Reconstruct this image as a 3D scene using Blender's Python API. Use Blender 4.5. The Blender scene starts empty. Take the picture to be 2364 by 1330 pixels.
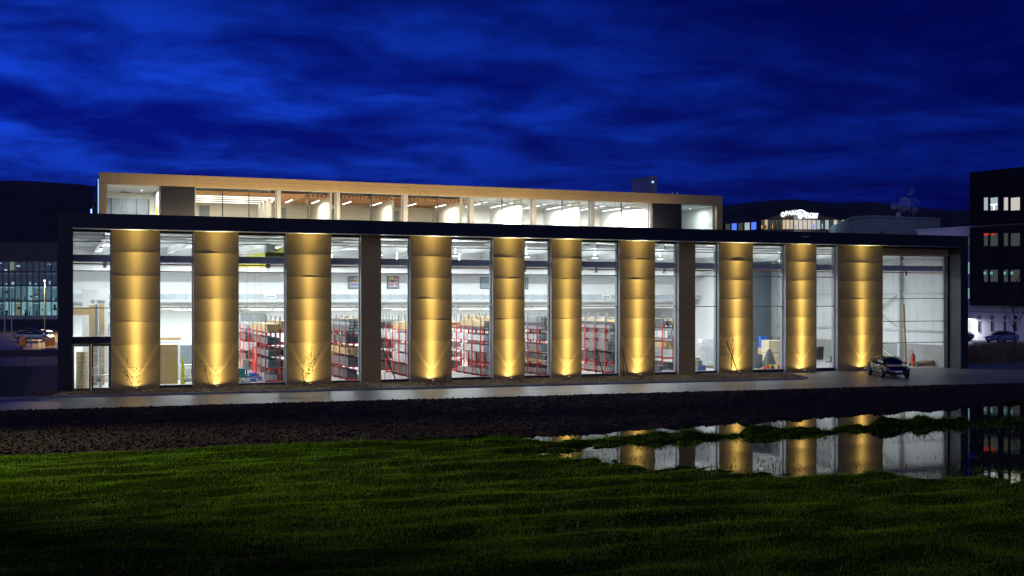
import bpy, math, random
import numpy as np
from mathutils import Vector, Matrix
R = math.radians
random.seed(7)
rng = np.random.default_rng(7)
scene = bpy.context.scene
col = scene.collection

# ------------------------------------------------------------------ camera
CAM = Vector((0.3, -69.6, 5.4))
FPX, CX, HY = 2623.0, 1182.0, 692.0          # focal length in photo pixels, centre column, horizon row
YAW = math.atan(1032.0 / FPX)
cd = bpy.data.cameras.new('camera')
cd.sensor_width = 36.0
cd.lens = 36.0 * FPX / 2364.0
cd.shift_y = (HY - 665.0) / 2364.0
cd.clip_start = 0.5
cd.clip_end = 9000.0
cam = bpy.data.objects.new('camera', cd)
cam.location = CAM
cam.rotation_euler = (R(90), 0, -YAW)
col.objects.link(cam)
scene.camera = cam
SY, CY = math.sin(YAW), math.cos(YAW)

# ------------------------------------------------------------------ world: dusk sky with broken cloud
world = bpy.data.worlds.new('World')
scene.world = world
world.use_nodes = True
wt = world.node_tree
wt.nodes.clear()
def wn(t, **k):
    n = wt.nodes.new(t)
    for a, b in k.items():
        setattr(n, a, b)
    return n
def wm(op, a, b=None, c=None):
    n = wn('ShaderNodeMath', operation=op)
    for i, v in enumerate((a, b, c)):
        if v is None: continue
        if isinstance(v, (int, float)): n.inputs[i].default_value = v
        else: wt.links.new(v, n.inputs[i])
    return n.outputs[0]
def wmix(f, a, b, blend='MIX'):
    n = wn('ShaderNodeMix', data_type='RGBA', blend_type=blend)
    for i, v in ((0, f), (6, a), (7, b)):
        if isinstance(v, (int, float)): n.inputs[i].default_value = v
        elif isinstance(v, tuple): n.inputs[i].default_value = (*v, 1)
        else: wt.links.new(v, n.inputs[i])
    return n.outputs[2]
def wramp(v, pts):
    n = wn('ShaderNodeValToRGB')
    e = n.color_ramp.elements
    while len(e) < len(pts): e.new(0.5)
    for k, (p, c) in enumerate(pts):
        e[k].position = p
        e[k].color = (c, c, c, 1) if isinstance(c, (int, float)) else (*c, 1)
    wt.links.new(v, n.inputs[0])
    return n.outputs[0]
tc = wn('ShaderNodeTexCoord')
sp = wn('ShaderNodeSeparateXYZ'); wt.links.new(tc.outputs['Generated'], sp.inputs[0])
zz = wm('MAXIMUM', sp.outputs[2], 0.0)
hh = wm('ADD', zz, 0.12)
cb = wn('ShaderNodeCombineXYZ')
wt.links.new(wm('DIVIDE', sp.outputs[0], hh), cb.inputs[0])
wt.links.new(wm('MULTIPLY', wm('DIVIDE', sp.outputs[1], hh), 1.1), cb.inputs[1])
cb.inputs[2].default_value = 3.1
nz = wn('ShaderNodeTexNoise'); nz.inputs['Scale'].default_value = 2.3
nz.inputs['Detail'].default_value = 8; nz.inputs['Roughness'].default_value = 0.565; nz.inputs['Distortion'].default_value = 0.3
wt.links.new(cb.outputs[0], nz.inputs['Vector'])
nb = wn('ShaderNodeTexNoise'); nb.inputs['Scale'].default_value = 0.7; nb.inputs['Detail'].default_value = 3
wt.links.new(cb.outputs[0], nb.inputs['Vector'])
cloud = wm('ADD', wm('MULTIPLY', nz.outputs[0], 0.6), wm('MULTIPLY', nb.outputs[0], 0.4))
gaps = wramp(cloud, [(0.40, 0.0), (0.465, 0.17), (0.52, 0.42), (0.57, 0.76), (0.65, 1.0)])
# afterglow: the sky is brighter towards the north-west where the sun went down, and darker overhead
az = wm('ADD', wm('MULTIPLY', sp.outputs[0], -0.04), wm('MULTIPLY', sp.outputs[1], 0.999))
glow = wm('POWER', wm('MAXIMUM', az, 0.0), 9.0)
lowb = wramp(zz, [(0.0, 0.30), (0.09, 0.50), (0.14, 0.88), (0.18, 0.95), (0.27, 0.42), (1.0, 0.2)])
gl = wm('MULTIPLY', wm('ADD', wm('MULTIPLY', glow, 0.85), 0.15), lowb)
dark = wmix(gl, (0.0003, 0.0014, 0.055), (0.0004, 0.0056, 0.215))
lite = wmix(gl, (0.0003, 0.0030, 0.105), (0.0070, 0.0680, 0.80))
skyc = wmix(gaps, dark, lite)
ns = wn('ShaderNodeTexSky', sky_type='NISHITA')
ns.sun_disc = False
ns.sun_elevation = R(-5.0)
ns.sun_rotation = R(-8.0)
skyc = wmix(0.02, skyc, ns.outputs[0], 'ADD')
bg = wn('ShaderNodeBackground')
bg.inputs[1].default_value = 1.0
wt.links.new(skyc, bg.inputs[0])
wo = wn('ShaderNodeOutputWorld')
wt.links.new(bg.outputs[0], wo.inputs[0])

# ------------------------------------------------------------------ the faint soft light of the dusk sky
sl = bpy.data.lights.new('sun', 'SUN')
sl.energy = 0.52
sl.angle = R(50)
sl.color = (0.55, 0.61, 1.0)
so = bpy.data.objects.new('sun', sl)
so.rotation_euler = (R(70), 0, R(-34))
col.objects.link(so)

# ------------------------------------------------------------------ colour management and sampling
scene.view_settings.view_transform = 'Standard'
scene.view_settings.look = 'None'
scene.view_settings.gamma = 1.0
scene.view_settings.exposure = 0.0
scene.view_settings.use_curve_mapping = False
cy = scene.cycles
cy.use_denoising = True
cy.max_bounces = 7
cy.diffuse_bounces = 4
cy.glossy_bounces = 4
cy.transmission_bounces = 6
cy.transparent_max_bounces = 16
cy.volume_bounces = 1
cy.sample_clamp_indirect = 4.0
cy.caustics_reflective = False
cy.caustics_refractive = False

# ------------------------------------------------------------------ photo geometry -> places in the world
def ray(px):
    r = (px - CX) / FPX
    return Vector((r * CY + SY, -r * SY + CY, 0.0))      # per metre of depth
def PX(px, Y):                                           # x of photo column px on the vertical plane y = Y
    d = ray(px)
    return CAM.x + (Y - CAM.y) / d.y * d.x
def PZ(px, py, Y):                                       # height of photo point on the plane y = Y
    d = ray(px)
    return CAM.z + (HY - py) / FPX * (Y - CAM.y) / d.y
def GP(px, py, z=0.0):                                   # photo point on the ground
    t = (CAM.z - z) * FPX / (py - HY)
    d = ray(px)
    return Vector((CAM.x + d.x * t, CAM.y + d.y * t, z))
def FP(px, depth):                                       # photo column at a given depth
    d = ray(px)
    return Vector((CAM.x + d.x * depth, CAM.y + d.y * depth, 0.0))
def DZ(py, depth):
    return CAM.z + (HY - py) / FPX * depth

# ------------------------------------------------------------------ materials
MATS = {}
def mat(name, c, rough=0.6, metal=0.0, var=0.12, scale=3.0, bump=0.0, bscale=None, emit=None, es=0.0, stretch=None, spec=0.5, trans=0.0):
    if name in MATS: return MATS[name]
    m = bpy.data.materials.new(name); m.use_nodes = True
    nt = m.node_tree; b = nt.nodes['Principled BSDF']
    b.inputs['Roughness'].default_value = rough
    b.inputs['Metallic'].default_value = metal
    b.inputs['Specular IOR Level'].default_value = spec
    co = nt.nodes.new('ShaderNodeTexCoord')
    mp = nt.nodes.new('ShaderNodeMapping'); nt.links.new(co.outputs['Object'], mp.inputs[0])
    if stretch: mp.inputs['Scale'].default_value = stretch
    n = nt.nodes.new('ShaderNodeTexNoise'); n.inputs['Scale'].default_value = scale
    n.inputs['Detail'].default_value = 6; n.inputs['Roughness'].default_value = 0.6
    nt.links.new(mp.outputs[0], n.inputs['Vector'])
    rp = nt.nodes.new('ShaderNodeValToRGB')
    lo = tuple(max(0, x * (1 - var * 1.6)) for x in c); hi = tuple(min(1, x * (1 + var * 1.6)) for x in c)
    rp.color_ramp.elements[0].position = 0.25; rp.color_ramp.elements[0].color = (*lo, 1)
    rp.color_ramp.elements[1].position = 0.75; rp.color_ramp.elements[1].color = (*hi, 1)
    nt.links.new(n.outputs[0], rp.inputs[0]); nt.links.new(rp.outputs[0], b.inputs['Base Color'])
    if bump:
        n2 = nt.nodes.new('ShaderNodeTexNoise'); n2.inputs['Scale'].default_value = bscale or scale * 6
        n2.inputs['Detail'].default_value = 5
        nt.links.new(mp.outputs[0], n2.inputs['Vector'])
        bp = nt.nodes.new('ShaderNodeBump'); bp.inputs['Strength'].default_value = bump; bp.inputs['Distance'].default_value = 0.05
        nt.links.new(n2.outputs[0], bp.inputs['Height']); nt.links.new(bp.outputs[0], b.inputs['Normal'])
    if emit:
        b.inputs['Emission Color'].default_value = (*emit, 1); b.inputs['Emission Strength'].default_value = es
    if trans:
        tr = nt.nodes.new('ShaderNodeBsdfTranslucent')
        mx = nt.nodes.new('ShaderNodeMixShader'); mx.inputs[0].default_value = trans
        nt.links.new(rp.outputs[0], tr.inputs[0])
        nt.links.new(b.outputs[0], mx.inputs[1]); nt.links.new(tr.outputs[0], mx.inputs[2])
        nt.links.new(mx.outputs[0], nt.nodes['Material Output'].inputs[0])
    MATS[name] = m
    return m
def glass(name, tint=(0.93, 0.96, 0.95), refl=1.0, rough=0.015):
    m = bpy.data.materials.new(name); m.use_nodes = True
    nt = m.node_tree; nt.nodes.clear()
    t = nt.nodes.new('ShaderNodeBsdfTransparent'); t.inputs[0].default_value = (*tint, 1)
    g = nt.nodes.new('ShaderNodeBsdfGlossy'); g.inputs['Roughness'].default_value = rough
    f = nt.nodes.new('ShaderNodeFresnel'); f.inputs[0].default_value = 1.5
    k = nt.nodes.new('ShaderNodeMath'); k.operation = 'MULTIPLY'; k.inputs[1].default_value = refl
    ge = nt.nodes.new('ShaderNodeNewGeometry'); io = nt.nodes.new('ShaderNodeMapRange')       # same reflectance on both faces of the pane
    io.inputs[3].default_value = 1.5; io.inputs[4].default_value = 1 / 1.5
    nt.links.new(ge.outputs['Backfacing'], io.inputs[0]); nt.links.new(io.outputs[0], f.inputs[0])
    x = nt.nodes.new('ShaderNodeMixShader'); o = nt.nodes.new('ShaderNodeOutputMaterial')
    nt.links.new(f.outputs[0], k.inputs[0]); nt.links.new(k.outputs[0], x.inputs[0])
    nt.links.new(t.outputs[0], x.inputs[1]); nt.links.new(g.outputs[0], x.inputs[2]); nt.links.new(x.outputs[0], o.inputs[0])
    MATS[name] = m
    return m
def glow_mat(name, c, s):
    m = bpy.data.materials.new(name); m.use_nodes = True
    nt = m.node_tree; nt.nodes.clear()
    e = nt.nodes.new('ShaderNodeEmission'); e.inputs[0].default_value = (*c, 1); e.inputs[1].default_value = s
    o = nt.nodes.new('ShaderNodeOutputMaterial'); nt.links.new(e.outputs[0], o.inputs[0])
    MATS[name] = m
    return m

M_FRAME = mat('charcoal_cladding', (0.022, 0.024, 0.030), 0.45, 0.2, 0.15, 0.6)
M_GOLD = mat('gold_aluminium', (0.46, 0.33, 0.125), 0.42, 0.35, 0.05, 0.5, stretch=(1, 1, 0.2))
M_BRONZE = mat('bronze_fascia', (0.47, 0.345, 0.165), 0.45, 0.3, 0.06, 0.5)
M_ALU = mat('window_aluminium', (0.30, 0.31, 0.33), 0.5, 0.0, 0.06, 2)
M_MULL = mat('mullion_grey', (0.045, 0.05, 0.055), 0.4, 0.3, 0.06, 2)
M_WHITE = mat('white_wall_panel', (0.76, 0.77, 0.78), 0.55, 0, 0.05, 0.35)
M_WHITE2 = mat('white_plaster', (0.74, 0.72, 0.66), 0.7, 0, 0.04, 0.6)
M_STEELW = mat('white_steel', (0.62, 0.63, 0.63), 0.45, 0.0, 0.06, 1.5)
M_DECK = mat('trapezoid_deck', (0.62, 0.63, 0.62), 0.5, 0.0, 0.08, 0.5)
M_CONC = mat('concrete', (0.33, 0.33, 0.32), 0.7, 0, 0.12, 0.8, 0.15)
M_FLOOR = mat('hall_floor', (0.52, 0.52, 0.51), 0.28, 0, 0.10, 0.5)
M_GREYP = mat('blue_grey_panel', (0.22, 0.26, 0.30), 0.5, 0.1, 0.08, 0.6)
M_DGREY = mat('dark_grey_steel', (0.22, 0.225, 0.23), 0.55, 0.0, 0.1, 2)
M_DUCT = mat('galvanised_duct', (0.36, 0.40, 0.44), 0.35, 0.5, 0.08, 2)
M_ORANGE = mat('orange_rail', (0.75, 0.26, 0.02), 0.45, 0, 0.06, 2)
M_YEL = mat('crane_yellow', (0.72, 0.66, 0.02), 0.4, 0, 0.06, 1)
M_RED = mat('rack_red', (0.62, 0.035, 0.02), 0.4, 0, 0.08, 2)
M_BLACK = mat('black_plastic', (0.012, 0.012, 0.014), 0.4, 0, 0.15, 4)
M_BLUE = mat('locker_blue', (0.02, 0.10, 0.55), 0.4, 0, 0.08, 3)
M_WOOD = mat('pale_timber', (0.52, 0.37, 0.19), 0.65, 0, 0.22, 4, 0.1, stretch=(6, 0.5, 6))
M_WOOD2 = mat('baffle_wood', (0.50, 0.27, 0.13), 0.6, 0, 0.18, 4, stretch=(6, 1, 6))
M_OSB = mat('osb_board', (0.50, 0.34, 0.15), 0.7, 0, 0.35, 18, 0.2, stretch=(1, 1, 0.5))
M_CARD = mat('cardboard', (0.42, 0.28, 0.15), 0.75, 0, 0.12, 3)
M_LABEL = mat('white_label', (0.8, 0.8, 0.8), 0.6, 0, 0.03, 3)
M_PROF = mat('aluminium_profiles', (0.45, 0.46, 0.48), 0.35, 0.6, 0.25, 9, stretch=(8, 0.3, 8))
M_PROFD = mat('anthracite_profiles', (0.11, 0.115, 0.13), 0.4, 0.4, 0.3, 9, stretch=(8, 0.3, 8))
M_FILM = mat('plastic_film', (0.72, 0.74, 0.76), 0.18, 0, 0.15, 3, 0.6, 5)
M_TARP = mat('grey_tarpaulin', (0.12, 0.12, 0.12), 0.5, 0, 0.2, 2, 0.4, 6)
M_LENS = glow_mat('lamp_lens', (0.95, 0.98, 1.0), 5.0)
M_LENSW = glow_mat('warm_lamp_lens', (1.0, 0.93, 0.82), 6.0)
M_GLASS = glass('window_glass')
M_GLASSD = glass('tinted_glass', (0.55, 0.68, 0.75), 1.0)

# ------------------------------------------------------------------ object helpers
OFF = {}
def link(o):
    col.objects.link(o); return o
def tag(o, label, cat=None, group=None, kind=None):
    if label: o['label'] = label
    if cat: o['category'] = cat
    if group: o['group'] = group
    if kind: o['kind'] = kind
    return o
def thing(name, label, cat, loc=(0, 0, 0), rz=0.0, group=None, local=False):
    o = link(bpy.data.objects.new(name, None))
    o.empty_display_size = 0.3
    o.location = loc; o.rotation_euler = (0, 0, rz)
    OFF[o] = Vector((0, 0, 0)) if (local or rz) else Vector(loc)
    return tag(o, label, cat, group)
class MB:
    def __init__(s): s.v = []; s.f = []
    def add(s, vs, fs):
        n = len(s.v); s.v += [tuple(p) for p in vs]; s.f += [tuple(n + i for i in f) for f in fs]; return s
    def box(s, x0, x1, y0, y1, z0, z1):
        x0, x1 = min(x0, x1), max(x0, x1); y0, y1 = min(y0, y1), max(y0, y1); z0, z1 = min(z0, z1), max(z0, z1)
        return s.add([(x0,y0,z0),(x1,y0,z0),(x1,y1,z0),(x0,y1,z0),(x0,y0,z1),(x1,y0,z1),(x1,y1,z1),(x0,y1,z1)],
                     [(0,3,2,1),(4,5,6,7),(0,1,5,4),(1,2,6,5),(2,3,7,6),(3,0,4,7)])
    def cbox(s, c, d):
        return s.box(c[0]-d[0]/2, c[0]+d[0]/2, c[1]-d[1]/2, c[1]+d[1]/2, c[2]-d[2]/2, c[2]+d[2]/2)
    def bar(s, a, b, w, h=None):                        # rectangular bar from a to b
        h = h or w; a = Vector(a); b = Vector(b); d = (b - a).normalized()
        up = Vector((0, 0, 1)) if abs(d.z) < 0.95 else Vector((0, 1, 0))
        u = d.cross(up).normalized() * (w / 2); v = u.cross(d).normalized() * (h / 2)
        vs = [p + q for p in (a, b) for q in (-u - v, u - v, u + v, -u + v)]
        return s.add(vs, [(3,2,1,0),(4,5,6,7),(0,1,5,4),(1,2,6,5),(2,3,7,6),(3,0,4,7)])
    def tube(s, a, b, r0, r1=None, n=8, caps=True):
        r1 = r0 if r1 is None else r1; a = Vector(a); b = Vector(b); d = (b - a).normalized()
        up = Vector((0, 0, 1)) if abs(d.z) < 0.95 else Vector((1, 0, 0))
        u = d.cross(up).normalized(); v = d.cross(u)
        vs = []
        for p, r in ((a, r0), (b, r1)):
            for k in range(n):
                t = 2 * math.pi * k / n
                vs.append(p + u * (math.cos(t) * r) + v * (math.sin(t) * r))
        fs = [(k, (k+1) % n, n + (k+1) % n, n + k) for k in range(n)]
        if caps: fs += [tuple(range(n))[::-1], tuple(range(n, 2*n))]
        return s.add(vs, fs)
    def prism(s, pts, y0, y1, axis='y'):                # polygon in (x,z) extruded along y (or in (y,z) along x, (x,y) along z)
        n = len(pts)
        def q(p, t):
            return (p[0], t, p[1]) if axis == 'y' else (t, p[0], p[1]) if axis == 'x' else (p[0], p[1], t)
        vs = [q(p, y0) for p in pts] + [q(p, y1) for p in pts]
        return s.add(vs, [tuple(range(n)), tuple(range(2*n-1, n-1, -1))] + [(k, n + k, n + (k+1) % n, (k+1) % n) for k in range(n)])
    def build(s, name, m, parent=None, local=False, smooth=False):
        me = bpy.data.meshes.new(name)
        o = Vector((0, 0, 0))
        if parent is not None and not local: o = OFF.get(parent, o)
        me.from_pydata([(p[0]-o.x, p[1]-o.y, p[2]-o.z) for p in s.v], [], s.f)
        me.materials.append(m)
        if smooth:
            for p in me.polygons: p.use_smooth = True
        ob = link(bpy.data.objects.new(name, me))
        if parent is not None:
            ob.parent = parent; OFF[ob] = o
        else: OFF[ob] = Vector((0, 0, 0))
        return ob
def fixn(o):
    import bmesh
    b = bmesh.new(); b.from_mesh(o.data); bmesh.ops.recalc_face_normals(b, faces=b.faces); b.to_mesh(o.data); b.free(); return o
def bevel(o, w=0.01, seg=2):
    k = o.modifiers.new('bevel', 'BEVEL'); k.width = w; k.segments = seg; k.limit_method = 'ANGLE'; return o
def copy_tree(o, parent=None):
    c = link(o.copy()); c.parent = parent
    OFF[c] = OFF.get(o, Vector((0, 0, 0)))
    for ch in [k for k in o.children]: copy_tree(ch, c)
    return c
def light(name, kind, loc, energy, color, parent, **k):
    l = bpy.data.lights.new(name, kind); l.energy = energy; l.color = color
    rot = k.pop('rot', (0, 0, 0))
    for a, b in k.items(): setattr(l, a, b)
    o = link(bpy.data.objects.new(name, l)); o.rotation_euler = rot
    if parent is not None:
        o.parent = parent; o.location = Vector(loc) - OFF.get(parent, Vector((0, 0, 0)))
    else: o.location = loc
    return o
ORD = ['first', 'second', 'third', 'fourth', 'fifth', 'sixth', 'seventh', 'eighth', 'ninth', 'tenth', 'eleventh', 'twelfth', 'thirteenth']

# value noise for terrain
def vnoise(x, y, seed=0):
    xi = np.floor(x).astype(np.int64); yi = np.floor(y).astype(np.int64)
    xf = x - xi; yf = y - yi
    def h(a, b):
        n = (a * 374761393 + b * 668265263 + seed * 974634777) & 0x7fffffff
        n = ((n ^ (n >> 13)) * 1274126177) & 0x7fffffff
        return ((n ^ (n >> 16)) & 0xffff) / 65535.0
    u = xf * xf * (3 - 2 * xf); v = yf * yf * (3 - 2 * yf)
    return (h(xi, yi) * (1-u) + h(xi+1, yi) * u) * (1-v) + (h(xi, yi+1) * (1-u) + h(xi+1, yi+1) * u) * v
def fbm(x, y, o=4, seed=0):
    s = 0; a = 0.5
    for k in range(o):
        s = s + a * (vnoise(x, y, seed + k) - 0.5); x = x * 2.03; y = y * 2.03; a *= 0.5
    return s
def np_mesh(name, verts, faces_idx, nv, m, kind=None, smooth=False):
    me = bpy.data.meshes.new(name)
    verts = np.asarray(verts, dtype=np.float32).reshape(-1, 3); fi = np.asarray(faces_idx, dtype=np.int32).reshape(-1)
    nf = len(fi) // nv
    me.vertices.add(len(verts)); me.vertices.foreach_set('co', verts.ravel())
    me.loops.add(len(fi)); me.loops.foreach_set('vertex_index', fi)
    me.polygons.add(nf); me.polygons.foreach_set('loop_start', np.arange(nf, dtype=np.int32) * nv)
    me.polygons.foreach_set('loop_total', np.full(nf, nv, dtype=np.int32))
    if smooth: me.polygons.foreach_set('use_smooth', np.ones(nf, dtype=bool))
    me.update(calc_edges=True); me.validate()
    me.materials.append(m)
    o = link(bpy.data.objects.new(name, me)); OFF[o] = Vector((0, 0, 0))
    if kind: o['kind'] = kind
    return o

# ================================================================== SETTING: ground, field, water, road
KY = lambda x: -2.4 - 0.0645 * x            # kerb line between bed and road
RY = lambda x: -9.65 - 0.0665 * x           # field edge of the road
M_GROUND = mat('dark_meadow', (0.03, 0.035, 0.018), 0.95, 0, 0.4, 0.15, 0.3, 2)
M_SOIL = mat('ploughed_soil', (0.038, 0.028, 0.026), 0.95, 0, 0.35, 1.5, 0.8, 9, spec=0.05)
M_LAWN = mat('lawn_turf', (0.014, 0.026, 0.004), 1.0, 0, 0.4, 0.7, 0.6, 12, spec=0.0)
M_ASPH = mat('asphalt', (0.155, 0.148, 0.138), 0.42, 0, 0.22, 0.35, 0.25, 60, stretch=(0.25, 1.4, 1))
M_KERB = mat('kerb_stone', (0.20, 0.20, 0.195), 0.7, 0, 0.12, 2, 0.1)
M_MULCH = mat('bark_mulch', (0.16, 0.112, 0.06), 0.95, 0, 0.35, 3, 0.6, 20)
M_PAVE = mat('plaza_paving', (0.13, 0.135, 0.15), 0.7, 0, 0.12, 1.5, 0.1)
M_GRAV = mat('gravel', (0.10, 0.08, 0.07), 0.9, 0, 0.3, 8, 0.4, 30)

# big sheet to the horizon, with a hole where the field patch lies
X0, X1, YB, YT = -40.0, 100.0, -66.0, -1.0
BIG = 6000.0
g = MB()
gz = -0.03
xs = [-BIG, X0, X1, BIG]; ys = [-BIG, YB, YT, BIG]
for i in range(3):
    for j in range(3):
        if i == 1 and j == 1: continue
        g.add([(xs[i], ys[j], gz), (xs[i+1], ys[j], gz), (xs[i+1], ys[j+1], gz), (xs[i], ys[j+1], gz)], [(0, 1, 2, 3)])
tag(g.build('ground', M_GROUND), None, kind='structure')

def polysd(x, y, poly):
    """signed distance to a polygon, positive inside"""
    ins = np.zeros(x.shape, bool); dm = np.full(x.shape, 1e9)
    n = len(poly)
    for k in range(n):
        ax, ay = poly[k]; bx, by = poly[(k+1) % n]
        ex, ey = bx - ax, by - ay
        t = np.clip(((x-ax)*ex + (y-ay)*ey) / (ex*ex + ey*ey), 0, 1)
        dm = np.minimum(dm, np.hypot(x - ax - t*ex, y - ay - t*ey))
        c = ((ay > y) != (by > y))
        ins ^= c & (x < (bx-ax) * (y-ay) / (by-ay + 1e-12) + ax)
    return np.where(ins, dm, -dm)
PUD = [(15.2, -32.6), (16.6, -34.4), (17.8, -36.8), (20.2, -38.3), (23.8, -41.0), (27, -43.2), (33, -46), (46, -47), (54, -40), (54, -30.4), (41, -30.3), (31, -30.7), (25, -30.8), (20, -31.0)]
PUD2 = [(13, -28.4), (20, -26.9), (28, -26.0), (34, -25.4), (42, -24.2), (52, -23.4), (54, -29.6), (38, -29.7), (28, -29.9), (20, -29.6)]
RIDGE = [(2.5, -27.9), (7.5, -28.4), (10.2, -28.5), (12.5, -28.9), (16.5, -29.9), (21, -30.2), (26, -30.3), (33, -30.1), (40, -29.8), (47, -29.6)]
WL = -0.085
def edge_y(x):
    return -27.5 + 0.9 * fbm(x * 0.35, x * 0 + 4.2, 4, 31) + np.clip((5 - x) * 0.13, 0.0, 1.0)
def is_lawn(x, y):
    e = edge_y(x) + 0.5 * fbm(x * 1.3, y * 1.3, 3, 77)
    right = polysd(x, y, [(38.5, -26.0), (70, -17.5), (70, -26.5), (45, -27.2)]) > -0.3 + fbm(x, y, 3, 5)
    return (y < e) | right
def ridge_d(x, y):
    dm = np.full(x.shape, 1e9); tt = np.zeros(x.shape)
    for (ax, ay), (bx, by) in zip(RIDGE[:-1], RIDGE[1:]):
        ex, ey = bx - ax, by - ay
        t = np.clip(((x-ax)*ex + (y-ay)*ey) / (ex*ex + ey*ey), 0, 1)
        dm = np.minimum(dm, np.hypot(x-ax-t*ex, y-ay-t*ey))
    return dm
def height(x, y):
    lawn = is_lawn(x, y)
    soil = 0.035 + 0.16 * fbm(x * 0.9, y * 0.9, 5, 3) + 0.05 * np.sin(y * 5.2 + 2.0 * fbm(x * .2, y * .2, 2, 8)) + 0.05 * fbm(x * 4, y * 4, 3, 13)
    # old mowing and wheel swathes run roughly along the field
    wv = 0.75 * fbm(x * 0.16, y * 0.75, 4, 21) + 0.5 * fbm(x * 0.5, y * 0.9, 3, 22)
    grass = 0.02 + 0.27 * wv + 0.025 * np.sin(y * 3.4 + x * 0.12 + 5 * fbm(x * .15, y * .3, 2, 9)) + 0.07 * fbm(x * 0.9, y * 1.4, 3, 40)
    z = np.where(lawn, grass, soil)
    # far edge drops flush with the road shoulder
    k = np.clip((RY(x) - y) / 1.2, 0, 1)
    z = z * k + (1 - k) * 0.03
    for poly, dep in ((PUD, 0.20), (PUD2, 0.22)):
        s = np.clip((polysd(x, y, poly) + 1.0 + 2.6 * fbm(x * 0.6, y * 1.0, 5, 51)) / 2.0, 0, 1); s = s * s * (3 - 2 * s)
        z = z * (1 - 0.75 * s) - dep * s
        sdp = polysd(x, y, poly); z = z + 0.46 * fbm(x * 1.4, y * 3.0, 4, 55) * np.exp(-((sdp - 0.3) / 1.3) ** 2)
    rd = ridge_d(x, y)
    amp = (0.10 + 0.26 * fbm(x * 0.45, y * 0.2, 3, 61)) * np.clip((x - 6.0) / 4, 0.0, 1.0)
    z = z + np.maximum(amp, 0) * np.exp(-(rd / 0.38) ** 2) * (x > 0)
    return z
NX, NY = 620, 310
u = np.linspace(X0, X1, NX); v = np.linspace(0, 1, NY)
v = v ** 0.9
GX, V = np.meshgrid(u, v)
GY = YB + (RY(GX) - YB) * V
GZ = height(GX, GY)
verts = np.stack([GX, GY, GZ], -1).reshape(-1, 3)
ii = (np.arange(NY-1)[:, None] * NX + np.arange(NX-1)[None, :])
quads = np.stack([ii, ii+1, ii+NX+1, ii+NX], -1).reshape(-1, 4)
ctr = verts[quads].mean(1)
lw = is_lawn(ctr[:, 0], ctr[:, 1])
for nm, msk, mm in (('lawn', lw, M_LAWN), ('ploughed_field', ~lw, M_SOIL)):
    q = quads[msk]; uq, inv = np.unique(q, return_inverse=True)
    np_mesh(nm, verts[uq], inv.reshape(-1), 4, mm, 'structure', smooth=True)

# water lying in the hollows
wm_ = bpy.data.materials.new('puddle_water'); wm_.use_nodes = True
b = wm_.node_tree.nodes['Principled BSDF']
b.inputs['Base Color'].default_value = (0.006, 0.007, 0.007, 1); b.inputs['Roughness'].default_value = 0.022
b.inputs['IOR'].default_value = 1.333; b.inputs['Specular IOR Level'].default_value = 1.0
_n = wm_.node_tree.nodes.new('ShaderNodeTexNoise'); _n.inputs['Scale'].default_value = 2.2; _n.inputs['Detail'].default_value = 3
_c = wm_.node_tree.nodes.new('ShaderNodeTexCoord'); _b = wm_.node_tree.nodes.new('ShaderNodeBump')
_b.inputs['Strength'].default_value = 0.06; _b.inputs['Distance'].default_value = 0.02
wm_.node_tree.links.new(_c.outputs['Object'], _n.inputs['Vector']); wm_.node_tree.links.new(_n.outputs[0], _b.inputs['Height']); wm_.node_tree.links.new(_b.outputs[0], b.inputs['Normal'])
def sheet(name, poly, z, m, kind='structure'):
    o = MB().add([(x, y, z) for x, y in poly], [tuple(range(len(poly)))]).build(name, m)
    fixn(o)
    if o.data.polygons[0].normal.z < 0: o.data.flip_normals()
    return tag(o, None, kind=kind)
sheet('puddle', [(9, -34), (13, -40), (22, -47), (33, -51), (60, -52), (60, -22.5), (40, -23.2), (13, -26.2), (10, -29)], WL, wm_)
tag(bpy.data.objects['puddle'], 'still rainwater lying in the hollow of the field')

# ---- soil clods, grass, as uncountable stuff
ICO_V = []
_p = (1 + 5 ** .5) / 2
for a, c in ((1, _p), (-1, _p), (1, -_p), (-1, -_p)):
    ICO_V += [(0, a, c), (a, c, 0), (c, 0, a)]
ICO_V = np.array(ICO_V) / np.linalg.norm((1, _p))
import itertools
ICO_F = [f for f in itertools.combinations(range(12), 3) if all(abs(np.linalg.norm(ICO_V[f[i]] - ICO_V[f[(i+1) % 3]]) - 1.0515) < .02 for i in range(3))]
ICO_F = np.array([f if np.dot(np.cross(ICO_V[f[1]]-ICO_V[f[0]], ICO_V[f[2]]-ICO_V[f[0]]), ICO_V[f[0]]) > 0 else (f[0], f[2], f[1]) for f in ICO_F])
OCT_V = np.array([(1, 0, 0), (0, 1, 0), (-1, 0, 0), (0, -1, 0), (0, 0, 1), (0, 0, -1)], float)
OCT_F = np.array([(0, 1, 4), (1, 2, 4), (2, 3, 4), (3, 0, 4), (1, 0, 5), (2, 1, 5), (3, 2, 5), (0, 3, 5)])
def lumps(name, P, S, m, flat=0.6, low=False):
    BV, BF = (OCT_V, OCT_F) if low else (ICO_V, ICO_F)
    nb_ = len(BV)
    n = len(P)
    rv = BV[None] * (1 + (0.9 if low else 0.45) * (rng.random((n, nb_, 1)) - 0.5)) * S[:, None, None]
    a = rng.random(n) * 6.283; ca, sa = np.cos(a)[:, None], np.sin(a)[:, None]
    sx = 0.7 + 0.8 * rng.random((n, 1))
    x = rv[:, :, 0] * sx; y = rv[:, :, 1]
    V = np.stack([x*ca - y*sa, x*sa + y*ca, rv[:, :, 2] * flat], -1) + P[:, None, :]
    F = (BF[None] + (np.arange(n) * nb_)[:, None, None])
    return np_mesh(name, V, F, 3, m, 'stuff')
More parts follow.
